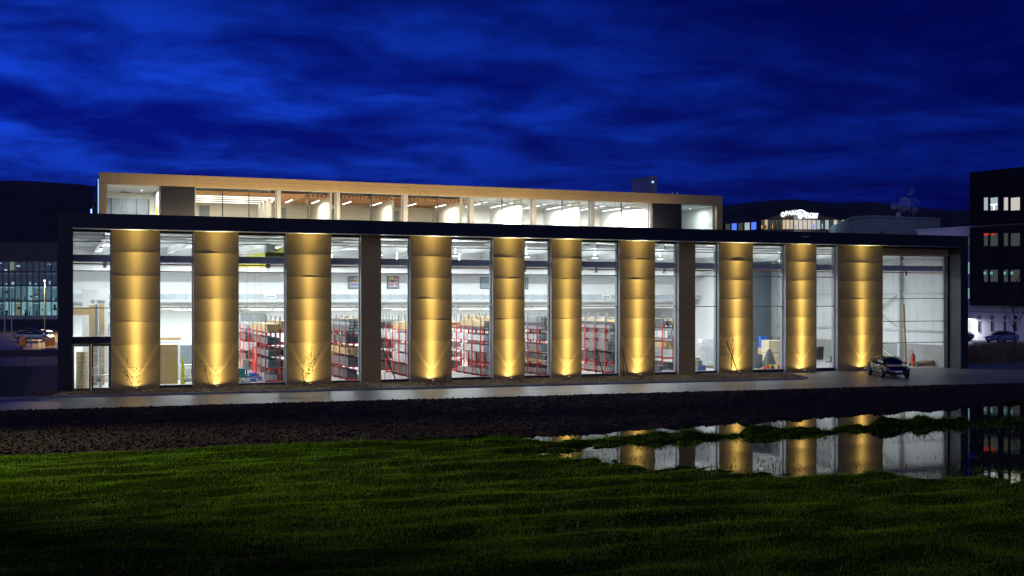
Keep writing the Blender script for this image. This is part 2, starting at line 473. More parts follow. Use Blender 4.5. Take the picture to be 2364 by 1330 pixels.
def fan(n, t0, t1, rmax=0.6, p=1.0):
    t = t0 + (t1 - t0) * rng.random(n) ** p; r = (rng.random(n) * 2 - 1) * rmax
    return CAM.x + (r * CY + SY) * t, CAM.y + (-r * SY + CY) * t, t
x, y, t = fan(150000, 39, 82, 0.58, 1.2)
k = (~is_lawn(x, y)) & (y < RY(x) - 0.05) & (polysd(x, y, PUD) < 0) & (polysd(x, y, PUD2) < -0.2)
x, y = x[k], y[k]
xe = rng.random(2600) * 75 - 8; ye = RY(xe) - 0.05 - rng.random(2600) ** 2 * 0.6
x = np.concatenate([x, xe]); y = np.concatenate([y, ye])
s = 0.022 + 0.068 * rng.random(len(x)) ** 3
tag(lumps('soil_clods', np.stack([x, y, height(x, y) + s * 0.2], -1), s, M_SOIL, 0.65, True), 'loose clods of dark earth across the ploughed field')

def blades(name, P, H, W, m, lean=0.35, bend=None):
    n = len(P)
    a = rng.random(n) * 6.283; d = np.stack([np.cos(a), np.sin(a), 0*a], -1)
    w = np.stack([-np.sin(a), np.cos(a), 0*a], -1) * W[:, None]
    a2 = rng.random(n) * 6.283
    L = (lean * H * rng.random(n))[:, None] * np.stack([np.cos(a2), np.sin(a2), 0*a2], -1)
    top = P + L + np.array([0, 0, 1.0]) * H[:, None]
    V = np.stack([P - w, P + w, top], 1)
    return np_mesh(name, V, np.arange(n * 3), 3, m, 'stuff')
M_GRASS = mat('grass_blade', (0.088, 0.175, 0.010), 0.6, 0, 0.45, 0.55, spec=0.06, trans=0.5)
M_REED = mat('dry_reed', (0.20, 0.14, 0.075), 0.8, 0, 0.3, 1.5, trans=0.3)
x, y, t = fan(820000, 19.5, 54, 0.58, 1.15)
sd = np.maximum(polysd(x, y, PUD), polysd(x, y, PUD2))
hz = height(x, y)
dens = np.clip(0.8 + 2.2 * fbm(x * 0.5, y * 0.8, 3, 90), 0.5, 1)
k = is_lawn(x, y) & (hz > WL - 0.015 - 0.05 * (rng.random(len(x)) < .12)) & (rng.random(len(x)) < dens)
x, y, t, hz = x[k], y[k], t[k], hz[k]
h = (0.025 + 0.075 * rng.random(len(x)) ** 1.5) * np.where((x > 12) & (y > -31.5), 0.7, 1.0) * np.clip(0.75 + 1.7 * fbm(x * 0.7, y * 1.1, 3, 95), 0.4, 1.7)
tag(blades('grass', np.stack([x, y, hz - 0.01], -1), h, 0.0035 + 0.00017 * t, M_GRASS), 'short green meadow grass around the puddle')
jj = rng.random(len(x)) < 0.035 * np.clip(0.4 + 5 * fbm(x * 0.35, y * 0.5, 3, 123), 0, 3)
M_DRY = mat('dry_stalk', (0.20, 0.17, 0.06), 0.8, 0, 0.4, 2, spec=0.05, trans=0.4)
tag(blades('dry_stalks', np.stack([x[jj], y[jj], hz[jj] - 0.01], -1), 0.06 + 0.14 * rng.random(int(jj.sum())) ** 2, np.full(int(jj.sum()), 0.008), M_DRY, 0.8), 'dry pale stalks scattered through the meadow grass')
# tussocks on the banks between the two strips of water, drooping longer grass
n = 11000
xr = 6 + rng.random(n) * 42; yr = np.interp(xr, [p[0] for p in RIDGE], [p[1] for p in RIDGE]) + rng.normal(0, 0.28, n)
k = rng.random(n) < np.clip(0.35 + 3 * fbm(xr * 0.5, yr * 0.5, 3, 66), 0.05, 1); xr, yr = xr[k], yr[k]
tag(blades('bank_grass', np.stack([xr, yr, height(xr, yr) - 0.01], -1), 0.06 + 0.16 * rng.random(len(xr)), np.full(len(xr), 0.012), M_GRASS, 0.9), 'longer tussock grass on the low bank beside the water')
# thin stalks standing in shallow water
x, y, t = fan(120000, 30, 58, 0.6)
sd = polysd(x, y, PUD); k = (sd > -0.5) & (rng.random(len(x)) < 0.75 * np.clip(np.where(x > 36, 1.3, 1.2 - sd * 0.33), 0.08, 1) * np.clip(0.3 + 4 * fbm(x * .8, y * 1.6, 3, 99), 0, 1)); x, y = x[k], y[k]
tag(blades('water_stalks', np.stack([x, y, np.full(len(x), WL - 0.03)], -1), 0.05 + 0.13 * rng.random(len(x)) ** 2, np.full(len(x), 0.020), M_GRASS, 0.9), 'sparse grass stalks standing in the shallow puddle')

# ---- road, yard, kerb, planting bed
road = [(-40, KY(-40)), (47.0, KY(47.0))]
tip = []
for k in range(13):                                       # rounded end of the planting bed
    a = -math.pi/2 + math.pi * k / 12
    tip.append((46.3 + 1.9 * math.cos(a), (KY(46.3) + 0.55) / 2 + (0.55 - KY(46.3)) / 2 * math.sin(a)))
bed_edge = [(x, KY(x)) for x in np.linspace(-1.5, 46.3, 40)] + tip[1:] + [(42.0, 0.95)]
sheet('road', [(-40, RY(-40)), (100, RY(100)), (100, 12), (66.6, 12), (66.6, 1.9), (41.0, 1.9)] + [(42.0, 0.95)] + tip[::-1] + [(46.2, KY(46.2)), (-40, KY(-40))], 0.012, M_ASPH)
KB = MB()
for (ax, ay), (bx, by) in zip(bed_edge[:-1], bed_edge[1:]):
    KB.add([(ax, ay, 0), (bx, by, 0)], [])
kerb_root = tag(link(bpy.data.objects.new('kerb', None)), 'pale concrete kerb stones edging the planting bed', None, kind='structure'); OFF[kerb_root] = Vector((0, 0, 0))
stones = [(-40 + i * 1.0, KY(-40 + i)) for i in range(39)] + bed_edge[:]
# even 1 m kerb stones along the edge
L = [0.0]
for a, b2 in zip(stones[:-1], stones[1:]): L.append(L[-1] + math.dist(a, b2))
pos = np.arange(30.0, L[-1], 1.0)
sxs = np.interp(pos, L, [p[0] for p in stones]); sys_ = np.interp(pos, L, [p[1] for p in stones])
for i in range(len(pos) - 1):
    a = Vector((sxs[i], sys_[i], 0.055)); b2 = Vector((sxs[i+1], sys_[i+1], 0.055)); d = (b2 - a).normalized() * 0.006
    MB().bar(a + d, b2 - d, 0.14, 0.13).build('kerb_stone', M_KERB, kerb_root)
nx, ny = 190, 14
vs = []
xx = np.linspace(-1.6, 47.9, nx)
bx = np.repeat(xx[:, None], ny, 1)
tt = np.linspace(0, 1, ny)[None]
lo = KY(xx) + 0.08; hi = np.where(xx < 41, 1.45, 1.45)
# squeeze to the rounded tip
tx = np.clip((xx - 46.3) / 1.75, 0, 0.999); half = np.sqrt(1 - tx ** 2)
mid = (KY(46.3) + 0.55) / 2; hw = (0.55 - KY(46.3)) / 2 - 0.08
lo = np.where(xx > 46.3, mid - hw * half, lo)
hi = np.where(xx > 46.3, mid + hw * half, np.where(xx > 41, 1.45 + (xx - 41) / 5.3 * (0.5 - 1.45), hi))
by = lo[:, None] + (hi - lo)[:, None] * tt
bz = 0.06 + 0.10 * np.sin(np.pi * np.clip(tt * 1.15, 0, 1)) + 0.22 * np.maximum(0, fbm(bx * 0.4, by * 0.4, 3, 70)) * np.sin(np.pi * tt) + 0.05 * fbm(bx * 3, by * 3, 3, 71)
ii = (np.arange(nx-1)[:, None] * ny + np.arange(ny-1)[None])
np_mesh('planting_bed', np.stack([bx, by, bz], -1), np.stack([ii, ii+ny, ii+ny+1, ii+1], -1), 4, M_MULCH, 'structure', True)
def bed_z(x, y):
    i = np.clip(np.searchsorted(xx, x) - 1, 0, nx - 2); f = (y - lo[i]) / (hi[i] - lo[i])
    j = np.clip((f * (ny - 1)).astype(int), 0, ny - 1)
    return bz[i, j]
n = 42000
x = rng.random(n) * 49 - 1.4; f = rng.random(n); i = np.clip(np.searchsorted(xx, x) - 1, 0, nx - 2)
y = lo[i] + (hi[i] - lo[i]) * (0.02 + 0.93 * f)
k = ~((x < 4.9) & (x > 0.9) & (y > 0.2)); x, y = x[k], y[k]
M_LITTER = mat('leaf_litter', (0.27, 0.20, 0.10), 0.9, 0, 0.5, 2.2, trans=0.3)
tag(blades('bed_litter', np.stack([x, y, bed_z(x, y) - 0.01], -1), 0.03 + 0.09 * rng.random(len(x)), np.full(len(x), 0.02), M_LITTER, 1.6), 'dry leaves and low ground cover on the planting bed')
s = 0.02 + 0.05 * rng.random(5000) ** 2
j = rng.integers(0, len(x), 5000)
tag(lumps('bark_pieces', np.stack([x[j], y[j], bed_z(x[j], y[j]) + 0.005], -1), s, M_MULCH, 0.5), 'brown bark pieces covering the planting bed')

# ---- left side: path, plaza, street; far lawns stay on the ground sheet
sheet('gravel_path', [(-1.95, -2.2), (-0.1, -2.2), (-0.1, 30), (-1.95, 30)], 0.0, M_GRAV)
sheet('plaza', [(-14, 31), (-0.1, 31), (-0.1, 47), (-14, 47)], 0.0, M_PAVE)
sheet('street', [(-120, 64), (0, 64), (0, 128), (-120, 128)], -0.01, M_ASPH)
sheet('car_park', [(70, 24), (160, 24), (160, 70), (70, 70)], -0.01, M_ASPH)

# ---- wooded hills on the horizon
M_HILL = mat('wooded_hill', (0.020, 0.022, 0.030), 1.0, 0, 0.4, 0.01)
def hill(name, prof, depth, label):
    pr = np.array(prof, float)
    pxs = np.linspace(pr[0, 0], pr[-1, 0], 260); pys = np.interp(pxs, pr[:, 0], pr[:, 1])
    pys = pys + 3.5 * (fbm(pxs * 0.012, pxs * 0 + depth, 5, 15)) + 1.6 * fbm(pxs * 0.09, pxs * 0, 3, 16)
    rows = []
    for f, k2 in ((0.72, 0.0), (0.80, 0.35), (0.88, 0.66), (0.95, 0.9), (1.0, 1.0), (1.12, 0.7), (1.4, 0.0)):
        d = depth * f
        top = CAM.z + (HY - pys) / FPX * depth
        dx = (pxs - CX) / FPX
        rows.append(np.stack([CAM.x + (dx * CY + SY) * d, CAM.y + (-dx * SY + CY) * d, -2 + (top + 2) * k2 + 6 * k2 * fbm(pxs * .02, pxs * 0 + f * 9, 3, 18)], -1))
    V = np.array(rows); nr, nc = V.shape[:2]
    ii = (np.arange(nr-1)[:, None] * nc + np.arange(nc-1)[None])
    return tag(np_mesh(name, V, np.stack([ii, ii+1, ii+nc+1, ii+nc], -1), 4, M_HILL, 'structure', True), label)
hill('hills', [(-1500, 470), (-900, 440), (-350, 424), (0, 417), (90, 420), (210, 430), (500, 462), (900, 500), (1250, 500), (1560, 486), (1680, 474), (1760, 465), (1840, 461), (1930, 470), (2010, 466), (2090, 476), (2160, 484), (2260, 487), (2500, 470), (2900, 450), (3600, 440)], 2400, 'dark wooded hills along the horizon')

# ================================================================== THE HALL
YG, YW = 1.15, 1.60                        # front of the gold columns, plane of the glass
ZT, ZS = 10.37, 9.53                       # top and underside of the dark frame
XL = PX(133, 0); XR = PX(2235, 0)
YBACK = 26.0
hall = thing('industrial_hall', 'long glazed industrial hall with uplit gold columns in a dark frame', 'building', (XL, 0, 0))
# dark portal frame
MB().box(XL, XR, 0, 1.9, ZS, ZT).build('frame_beam', M_FRAME, hall)
xl1 = PX(167, 0); xr0 = PX(2218, 0)
MB().box(XL, xl1, 0, 1.9, 0, ZS - 0.003).build('frame_post', M_FRAME, hall)
MB().box(xr0, XR, 0, 1.9, 0, ZS - 0.003).build('frame_post', M_FRAME, hall)
M_SOFF = mat('soffit_grey', (0.075, 0.08, 0.085), 0.6)
M_TRIM = mat('bright_aluminium_trim', (0.55, 0.55, 0.56), 0.35, 0.6, 0.04, 2)
MB().box(xl1 + .01, xr0 - .01, 0.03, 0.075, ZS - 0.035, ZS - 0.002).build('drip_edge', M_TRIM, hall)
MB().box(xl1 + .01, xr0 - .01, 0.08, 1.08, ZS - 0.022, ZS - 0.002).build('soffit', M_SOFF, hall)
for k in range(1, 12):                     # cladding joints of the fascia as thin cover strips
    xj = XL + (XR - XL) * k / 12
    MB().box(xj - 0.012, xj + 0.012, -0.006, 0.0, ZS + 0.01, ZT - 0.01).build('cover_strip', M_FRAME, hall)
lab = MB().box(PX(1850, 0), PX(1867, 0), -0.012, -0.004, PZ(1858, 548, 0), PZ(1858, 545, 0)).build('name_plate', M_TRIM, hall)
# shell
xi0, xi1 = XL + 0.5, XR - 0.5
MB().box(XL + .02, XR - .02, 1.9, YBACK + 8, -0.05, 0.02).build('floor_slab', M_FLOOR, hall)
MB().box(XL + .02, XR - .02, 1.9, YBACK + 8.3, 9.62, ZT - 0.45).build('roof_slab', M_DECK, hall)
MB().box(XL + .02, XR - .02, 1.9, 2.1, ZT - 0.45, ZT - 0.02).build('parapet', M_FRAME, hall)
MB().box(XL + .02, XL + .42, 1.9, YBACK + 8, 0.02, 9.62).build('side_wall', M_WHITE, hall)
sw = MB().box(XR - .42, XR - .02, 1.9, YBACK + 8, 0.02, 9.62).build('side_wall', M_WHITE, hall)
MB().box(XR - .50, XR - .42, 1.95, YBACK, 0.02, 1.75).build('concrete_plinth', M_CONC, hall)
for k in range(25):
    yy = 2.4 + k * 0.95
    MB().box(XR - .425, XR - .415, yy, yy + 0.012, 1.76, 9.6).build('panel_joint', M_ALU, sw)
xw = XR - 0.42
# steel frame and bracing along the right wall
for yy in (7.0, 13.0, 19.0, 25.0):
    MB().box(xw - 0.42, xw - 0.002, yy - 0.13, yy + 0.13, 0.02, 9.4).build('wall_column', M_STEELW, hall)
for za, zb, ya, yb in ((1.9, 4.9, 7.1, 3.0), (4.9, 1.9, 7.1, 3.0)):
    pass
for z0 in (2.9, 5.9, 8.6):
    MB().box(xw - 0.2, xw - 0.01, 2.2, 25, z0 - 0.07, z0 + 0.07).build('wall_rail', M_STEELW, hall)
for a, b2 in (((7.2, 8.6), (12.9, 5.9)), ((12.9, 8.6), (10.0, 7.3)), ((7.2, 5.9), (12.9, 2.9)), ((7.2, 3.0), (12.9, 5.9)), ((12.9, 2.9), (7.2, 0.3))):
    MB().bar((xw - 0.3, a[0], a[1]), (xw - 0.3, b2[0], b2[1]), 0.12, 0.12).build('diagonal_brace', M_STEELW, hall)
# back of the hall: upper wall carried on a mezzanine edge, lower zone runs deeper
xp = PX(1600, YBACK)
MB().box(XL + .42, xp, YBACK, YBACK + 0.25, 4.95, 9.62).build('mezzanine_wall', M_WHITE, hall)
MB().box(XL + .42, xp, YBACK - 0.9, YBACK + 7.9, 4.62, 4.94).build('mezzanine_slab', M_WHITE2, hall)
MB().box(XL + .42, xp, YBACK + 7.8, YBACK + 8, 0.02, 4.62).build('rear_wall', M_WHITE, hall)
MB().box(xp, xp + 0.25, YBACK - 9, YBACK + 7.8, 0.02, 9.62).build('cross_wall', M_WHITE, hall)
gw = MB().box(xp + .25, XR - .42, YBACK, YBACK + 0.2, 0.02, 9.62).build('rear_wall', M_GREYP, hall)
for k in range(14):
    xk = xp + 1.2 + k * 1.4
    if xk < XR - 0.8: MB().box(xk, xk + 0.03, YBACK - 0.012, YBACK, 0.05, 9.6).build('panel_joint', M_DGREY, gw)
# windows of the mezzanine offices
for pa, pb, pya, pyb, mm in ((803, 829, 638, 667, 0), (893, 921, 638, 667, 1), (1108, 1136, 640, 667, 2), (1212, 1219, 641, 668, 2)):
    w0, w1 = PX(pa, YBACK), PX(pb, YBACK); za, zb = PZ(pa, pyb, YBACK), PZ(pa, pya, YBACK)
    fr = MB().box(w0, w1, YBACK - 0.06, YBACK - 0.004, za, zb).build('office_window', M_MULL, hall)
    MB().box(w0 + .05, w1 - .05, YBACK - 0.075, YBACK - 0.064, za + .05, zb - .05).build('pane', M_GREYP, fr)
    if mm < 2:
        for q in range(3):
            zz_ = za + (zb - za) * (0.2 + 0.28 * q)
            MB().box(w0 + .2, w1 - .1, YBACK - 0.10, YBACK - 0.08, zz_, zz_ + 0.05).build('shelf', M_WHITE, fr)
            for s_ in range(4):
                xa = w0 + .25 + s_ * (w1 - w0 - .4) / 4
                MB().box(xa, xa + .14, YBACK - 0.10, YBACK - 0.082, zz_ + 0.052, zz_ + 0.052 + random.uniform(.08, .18)).build('binder', random.choice([M_BLUE, M_RED, M_WHITE, M_YEL]), fr)
# ventilation duct with grilles, brackets beneath the mezzanine edge
d0, d1 = PX(150, YBACK - 1.5), xp - 0.3
duct = thing('air_duct', 'long galvanised air duct along the white mezzanine wall', 'duct', (d0, YBACK - 1.2, 5.35))
MB().box(d0, d1, YBACK - 1.75, YBACK - 1.15, 5.45, 5.85).build('duct_run', M_DUCT, duct)
for k in range(int((d1 - d0) / 1.2)):
    xk = d0 + 0.6 + k * 1.2
    MB().box(xk, xk + 0.05, YBACK - 1.78, YBACK - 1.12, 5.42, 5.88).build('duct_flange', M_ALU, duct)
for pk in (625, 1150, 1400):
    xk = PX(pk, YBACK - 1.8)
    gr = MB().box(xk - .45, xk + .45, YBACK - 1.8, YBACK - 1.76, 5.52, 5.80).build('grille', M_LABEL, duct)
    MB().box(xk - .38, xk + .38, YBACK - 1.812, YBACK - 1.803, 5.57, 5.75).build('grille_slats', M_DGREY, gr)
for k in range(18):
    xk = d0 + 4 + k * 2.3
    if xk > d1: break
    MB().bar((xk, YBACK - 0.93, 4.9), (xk + 0.35, YBACK - 1.2, 4.45), 0.04).bar((xk + 0.7, YBACK - 0.93, 4.9), (xk + 0.35, YBACK - 1.2, 4.45), 0.04).build('edge_bracket', M_DGREY, hall)

# ---- roof structure
for k in range(12):
    xk = XL + 2.6 + k * 5.4
    if xk > XR - 1: break
    bm_ = MB().box(xk - .14, xk + .14, 2.2, YBACK, 9.02, 9.06).box(xk - .14, xk + .14, 2.2, YBACK, 9.56, 9.60).box(xk - .02, xk + .02, 2.2, YBACK, 9.06, 9.56)
    bm_.build('roof_beam', M_STEELW, hall)
dk = MB()
for k in range(10):
    yk = 3.0 + k * 2.4
    dk.box(XL + .45, XR - .45, yk, yk + 0.10, 9.50, 9.617)
dk.build('purlins', M_STEELW, hall)
for yk, zk, r_ in ((3.4, 9.28, 0.06), (4.4, 9.15, 0.05), (8.5, 9.2, 0.08)):
    MB().tube((XL + .6, yk, zk), (XR - 1, yk, zk), r_, n=8).build('sprinkler_pipe', M_STEELW, hall)

# ---- crane runways and bridge crane
run = thing('crane_runway', 'grey crane runway beam with orange conductor rail behind the glazing', 'crane rail', (XL + 0.5, 3.4, 7.4))
MB().box(XL + .45, XR - .52, 2.20, 2.45, 7.70, 8.02).build('runway_beam', mat('runway_grey', (0.60, 0.57, 0.52), 0.6), run)
MB().box(XL + .45, XR - .52, 2.12, 2.55, 8.02, 8.07).build('top_flange', M_STEELW, run)
MB().box(XL + .45, XR - .52, 2.10, 2.58, 7.645, 7.70).build('bottom_flange', M_STEELW, run)
MB().box(XL + .45, XR - .52, 2.11, 2.17, 7.49, 7.56).build('conductor_rail', M_ORANGE, run)
for k in range(12):
    xk = XL + 2.6 + k * 5.4
    if xk > XR - 1: break
    MB().box(xk - .1, xk + .1, 2.25, 2.4, 7.3, 7.645).build('bracket', M_STEELW, run)
    MB().box(xk - .13, xk + .13, 2.6, 2.9, 0.02, 9.0).build('runway_column', M_STEELW, run) if k in (9,) else None
run2 = thing('crane_runway', 'far crane runway beam along the mezzanine wall', 'crane rail', (XL + 0.5, 23.4, 7.4))
MB().box(XL + .45, xp - .1, 23.3, 23.55, 7.60, 8.02).build('runway_beam', M_STEELW, run2)
cx_ = PX(618, 3.4)
crane = thing('bridge_crane', 'yellow overhead bridge crane high behind the third window', 'crane', (cx_, 2.3, 8.07))
MB().box(cx_ - 0.35, cx_ + 3.2, 2.22, 2.44, 8.09, 8.36).build('end_carriage', mat('crane_yellow_shaded', (0.38, 0.36, 0.02), 0.4, 0, .08, 2), crane)  # crane yellow again, with the shade on this carriage put into the colour
MB().box(cx_ - 0.35, cx_ + 3.2, 23.30, 23.52, 8.03, 8.30).build('end_carriage', M_YEL, crane)
MB().box(cx_ + 0.9, cx_ + 1.25, 2.50, 23.25, 8.15, 8.75).build('girder', M_YEL, crane)
MB().box(cx_ + 0.2, cx_ + 0.8, 5.2, 6.2, 8.45, 8.95).build('hoist', M_DUCT, crane)
MB().box(cx_ + 0.15, cx_ + 1.4, 5.4, 6.0, 8.95, 9.0).build('trolley_frame', M_WHITE, crane)
hk = MB()
for dx in (0.3, 0.5): hk.tube((cx_ + dx, 5.7, 7.75), (cx_ + dx, 5.7, 8.45), 0.012, n=5)
hk.build('hoist_rope', M_BLACK, crane)
MB().cbox((cx_ + 0.4, 5.7, 7.62), (0.3, 0.16, 0.26)).tube((cx_ + 0.4, 5.7, 7.5), (cx_ + 0.4, 5.7, 7.3), 0.035, 0.02).build('hook_block', M_BLACK, crane)
for i, pk in enumerate((571, 589, 602)):
    xk = PX(pk, 15)
    MB().tube((xk, 15, 3.6), (xk, 15, 8.15), 0.012, n=5).build('pendant_cable', mat('cable_olive', (.25, .27, .12), .6), crane)
    if i > 0:
        ring = MB()
        for q in range(12):
            a, b2 = 2*math.pi*q/12, 2*math.pi*(q+1)/12
            ring.bar((xk + .16*math.cos(a), 15, 3.45 + .16*math.sin(a)), (xk + .16*math.cos(b2), 15, 3.45 + .16*math.sin(b2)), .09, .09)
        ring.build('hook_ring', M_YEL, crane)

# ---- hall lamps
def bay_lamp(xk, yk, z, w, lab):
    t = thing('high_bay_lamp', lab, 'lamp', (xk, yk, z), 0, 'high bay lamps under the hall roof')
    MB().tube((xk, yk, z), (xk, yk, z + 0.16), 0.26, 0.14, 12).build('housing', M_STEELW, t)
    MB().tube((xk, yk, z + 0.16), (xk, yk, 9.6), 0.02, n=5).build('hanger', M_DGREY, t)
    MB().tube((xk, yk, z - 0.03), (xk, yk, z), 0.22, 0.24, 12).build('lens', M_LENS, t)
    light('lamp_light', 'AREA', (xk, yk, z - 0.06), w * .72, (0.93, 0.97, 1.0), t, shape='DISK', size=0.5)
    light('ceiling_fill', 'AREA', (xk, yk, z + 0.2), w * 1.0, (0.93, 0.97, 1.0), t, shape='DISK', size=0.4, rot=(R(180), 0, 0))  # unseen upward light above the housing, added to brighten the ceiling
for iy, yk in enumerate((5.6, 13.0, 20.5)):
    for k in range(11):
        bay_lamp(XL + 4.1 + k * 5.4 + (0.7 if iy % 2 else 0), yk, 8.45, 740.0 if k < 8 else 370.0, 'round white high bay lamp in the %s row, %s from the left' % (['front', 'middle', 'rear'][iy], ORD[k]))
for k in range(7):                       # strip lights under the mezzanine
    xk = XL + 4 + k * 6.2
    if xk > xp - 2: break
    t = thing('strip_lamp', 'white strip lamp under the mezzanine ceiling, %s from the left' % ORD[k], 'lamp', (xk, YBACK + 2, 4.5), 0, 'strip lamps under the mezzanine')
    MB().box(xk - 1.5, xk + 1.5, YBACK + 1.9, YBACK + 2.05, 4.53, 4.60).build('housing', M_STEELW, t)
    MB().box(xk - 1.45, xk + 1.45, YBACK + 1.92, YBACK + 2.03, 4.50, 4.53).build('lens', M_LENS, t)
    light('lamp_light', 'AREA', (xk, YBACK + 1.97, 4.48), 900.0, (0.93, 0.97, 1.0), t, shape='RECTANGLE', size=2.8, size_y=0.2)
t = thing('strip_lamp', 'slanted white strip lamp behind the leftmost window', 'lamp', (PX(238, 6), 6, 8.7))
MB().bar((PX(233, 6), 5.2, 8.62), (PX(233, 6), 9.4, 8.62), 0.22, 0.10).build('housing', M_STEELW, t)
MB().bar((PX(233, 6), 5.25, 8.56), (PX(233, 6), 9.35, 8.56), 0.18, 0.02).build('lens', M_LENS, t)

# ---- gold columns
COLS = [(257, 369, 1), (447, 551, 1), (661, 765, 1), (834, 880, 0), (948, 1043, 1), (1139, 1211, 1), (1274, 1343, 1), (1432, 1512, 1), (1568, 1605, 0), (1661, 1738, 1), (1815, 1885, 1), (1935, 2038, 1)]
SEAM = [0.03, 1.39, 2.745, 4.10, 5.46, 6.83, 8.22, ZS - 0.012]
def col_panel(x0, x1, z0, z1, parent, seed):
    """one sheet: leans out towards its top edge, slightly dished, edges a little wavy"""
    nx_, nz_ = 9, 14
    r2 = random.Random(seed)
    ph = [r2.uniform(0, 6.28) for _ in range(4)]; am = r2.uniform(0.6, 1.5)
    vs = []
    for j in range(nz_):
        s = j / (nz_ - 1)
        for i in range(nx_):
            q = i / (nx_ - 1)
            out = 0.004 + 0.009 * (2 * s - 1) ** 2
            wv = am * (0.0022 * math.sin(q * 5.1 + ph[0]) + 0.0012 * math.sin(q * 9 + ph[1])) * (0.2 + (2 * s - 1) ** 4)
            dz = am * 0.010 * math.sin(q * 3.8 + ph[2]) * (s ** 6)
            vs.append((x0 + (x1 - x0) * q, YG - out - wv, z0 + 0.004 + (z1 - z0 - 0.008) * s + (dz if z1 < 9 else 0)))
    fs = [(j*nx_+i, j*nx_+i+1, (j+1)*nx_+i+1, (j+1)*nx_+i) for j in range(nz_-1) for i in range(nx_-1)]
    n = len(vs)
    vs += [(p[0], YG + 0.05, p[2]) for p in vs[-nx_:]] + [(p[0], YG + 0.05, p[2]) for p in vs[:nx_]]
    fs += [((nz_-1)*nx_+i, (nz_-1)*nx_+i+1, n+i+1, n+i) for i in range(nx_-1)]
    fs += [(i+1, i, n+nx_+i, n+nx_+i+1) for i in range(nx_-1)]
    return MB().add(vs, fs).build('panel', M_GOLD, parent, smooth=False)
def up_node(l, gain):
    """beam profile of the in-ground uplight: tight core plus a bright rim at the edge of the reflector"""
    l.use_nodes = True
    nt = l.node_tree; e = nt.nodes['Emission']
    ge = nt.nodes.new('ShaderNodeNewGeometry'); s = nt.nodes.new('ShaderNodeSeparateXYZ'); nt.links.new(ge.outputs['Incoming'], s.inputs[0])
    def m(op, a, b=None, c=None):
        n = nt.nodes.new('ShaderNodeMath'); n.operation = op
        for i, v in enumerate((a, b, c)):
            if v is None: continue
            if isinstance(v, (int, float)): n.inputs[i].default_value = v
            else: nt.links.new(v, n.inputs[i])
        return n.outputs[0]
    th = m('MULTIPLY', m('ARCCOSINE', m('MINIMUM', m('ABSOLUTE', s.outputs[2]), 1.0)), 57.29578)
    core = m('DIVIDE', 7000.0, m('POWER', m('ADD', m('MULTIPLY', th, th), 13.0), 1.62))
    d = m('DIVIDE', m('SUBTRACT', th, 28.0), 2.0)
    rim = m('MULTIPLY', m('EXPONENT', m('MULTIPLY', m('MULTIPLY', d, d), -1.0)), 0.15)
    wide = m('MULTIPLY', m('EXPONENT', m('MULTIPLY', m('MULTIPLY', th, th), -0.00022)), 0.05)
    nt.links.new(m('MULTIPLY', m('ADD', m('ADD', core, rim), wide), gain), e.inputs['Strength'])
UP_GAIN = 15.0
M_UPL = glow_mat('uplight_lens', (1.0, 0.8, 0.5), 1.6)
col_x = []
for ci, (pa, pb, lit) in enumerate(COLS):
    x0, x1 = PX(pa, YG), PX(pb, YG); col_x.append((x0, x1))
    c = MB().box(x0 + .004, x1 - .004, YG + 0.052, 1.95, 0.02, 9.60).build('gold_column', M_ALU, hall)
    for k in range(7):
        col_panel(x0, x1, SEAM[k], SEAM[k+1], c, ci * 10 + k)
    if lit:
        xc = (x0 + x1) / 2 + (0.0 if ci != 11 else 0.1)
        u = thing('uplight', 'small in-ground spotlight at the foot of the %s lit gold column from the left' % ORD[[k for k, q in enumerate(COLS) if q[2]].index(ci)], 'spotlight', (xc, YG - 0.38, 0.05), 0, 'uplights at the gold columns')
        MB().tube((xc, YG - .38, 0.0), (xc, YG - .38, 0.2), 0.11, 0.12, 12).build('housing', M_DGREY, u)
        MB().tube((xc, YG - .38, 0.201), (xc, YG - .38, 0.208), 0.07, 0.07, 12).build('lens', M_UPL, u)
        lo_ = light('spot_light', 'SPOT', (xc, YG - 0.38, 0.23), 100.0, (1.0, 0.83, 0.44), u, spot_size=R(176), spot_blend=0.3, shadow_soft_size=0.03, rot=(R(180), 0, 0))
        up_node(lo_.data, UP_GAIN)
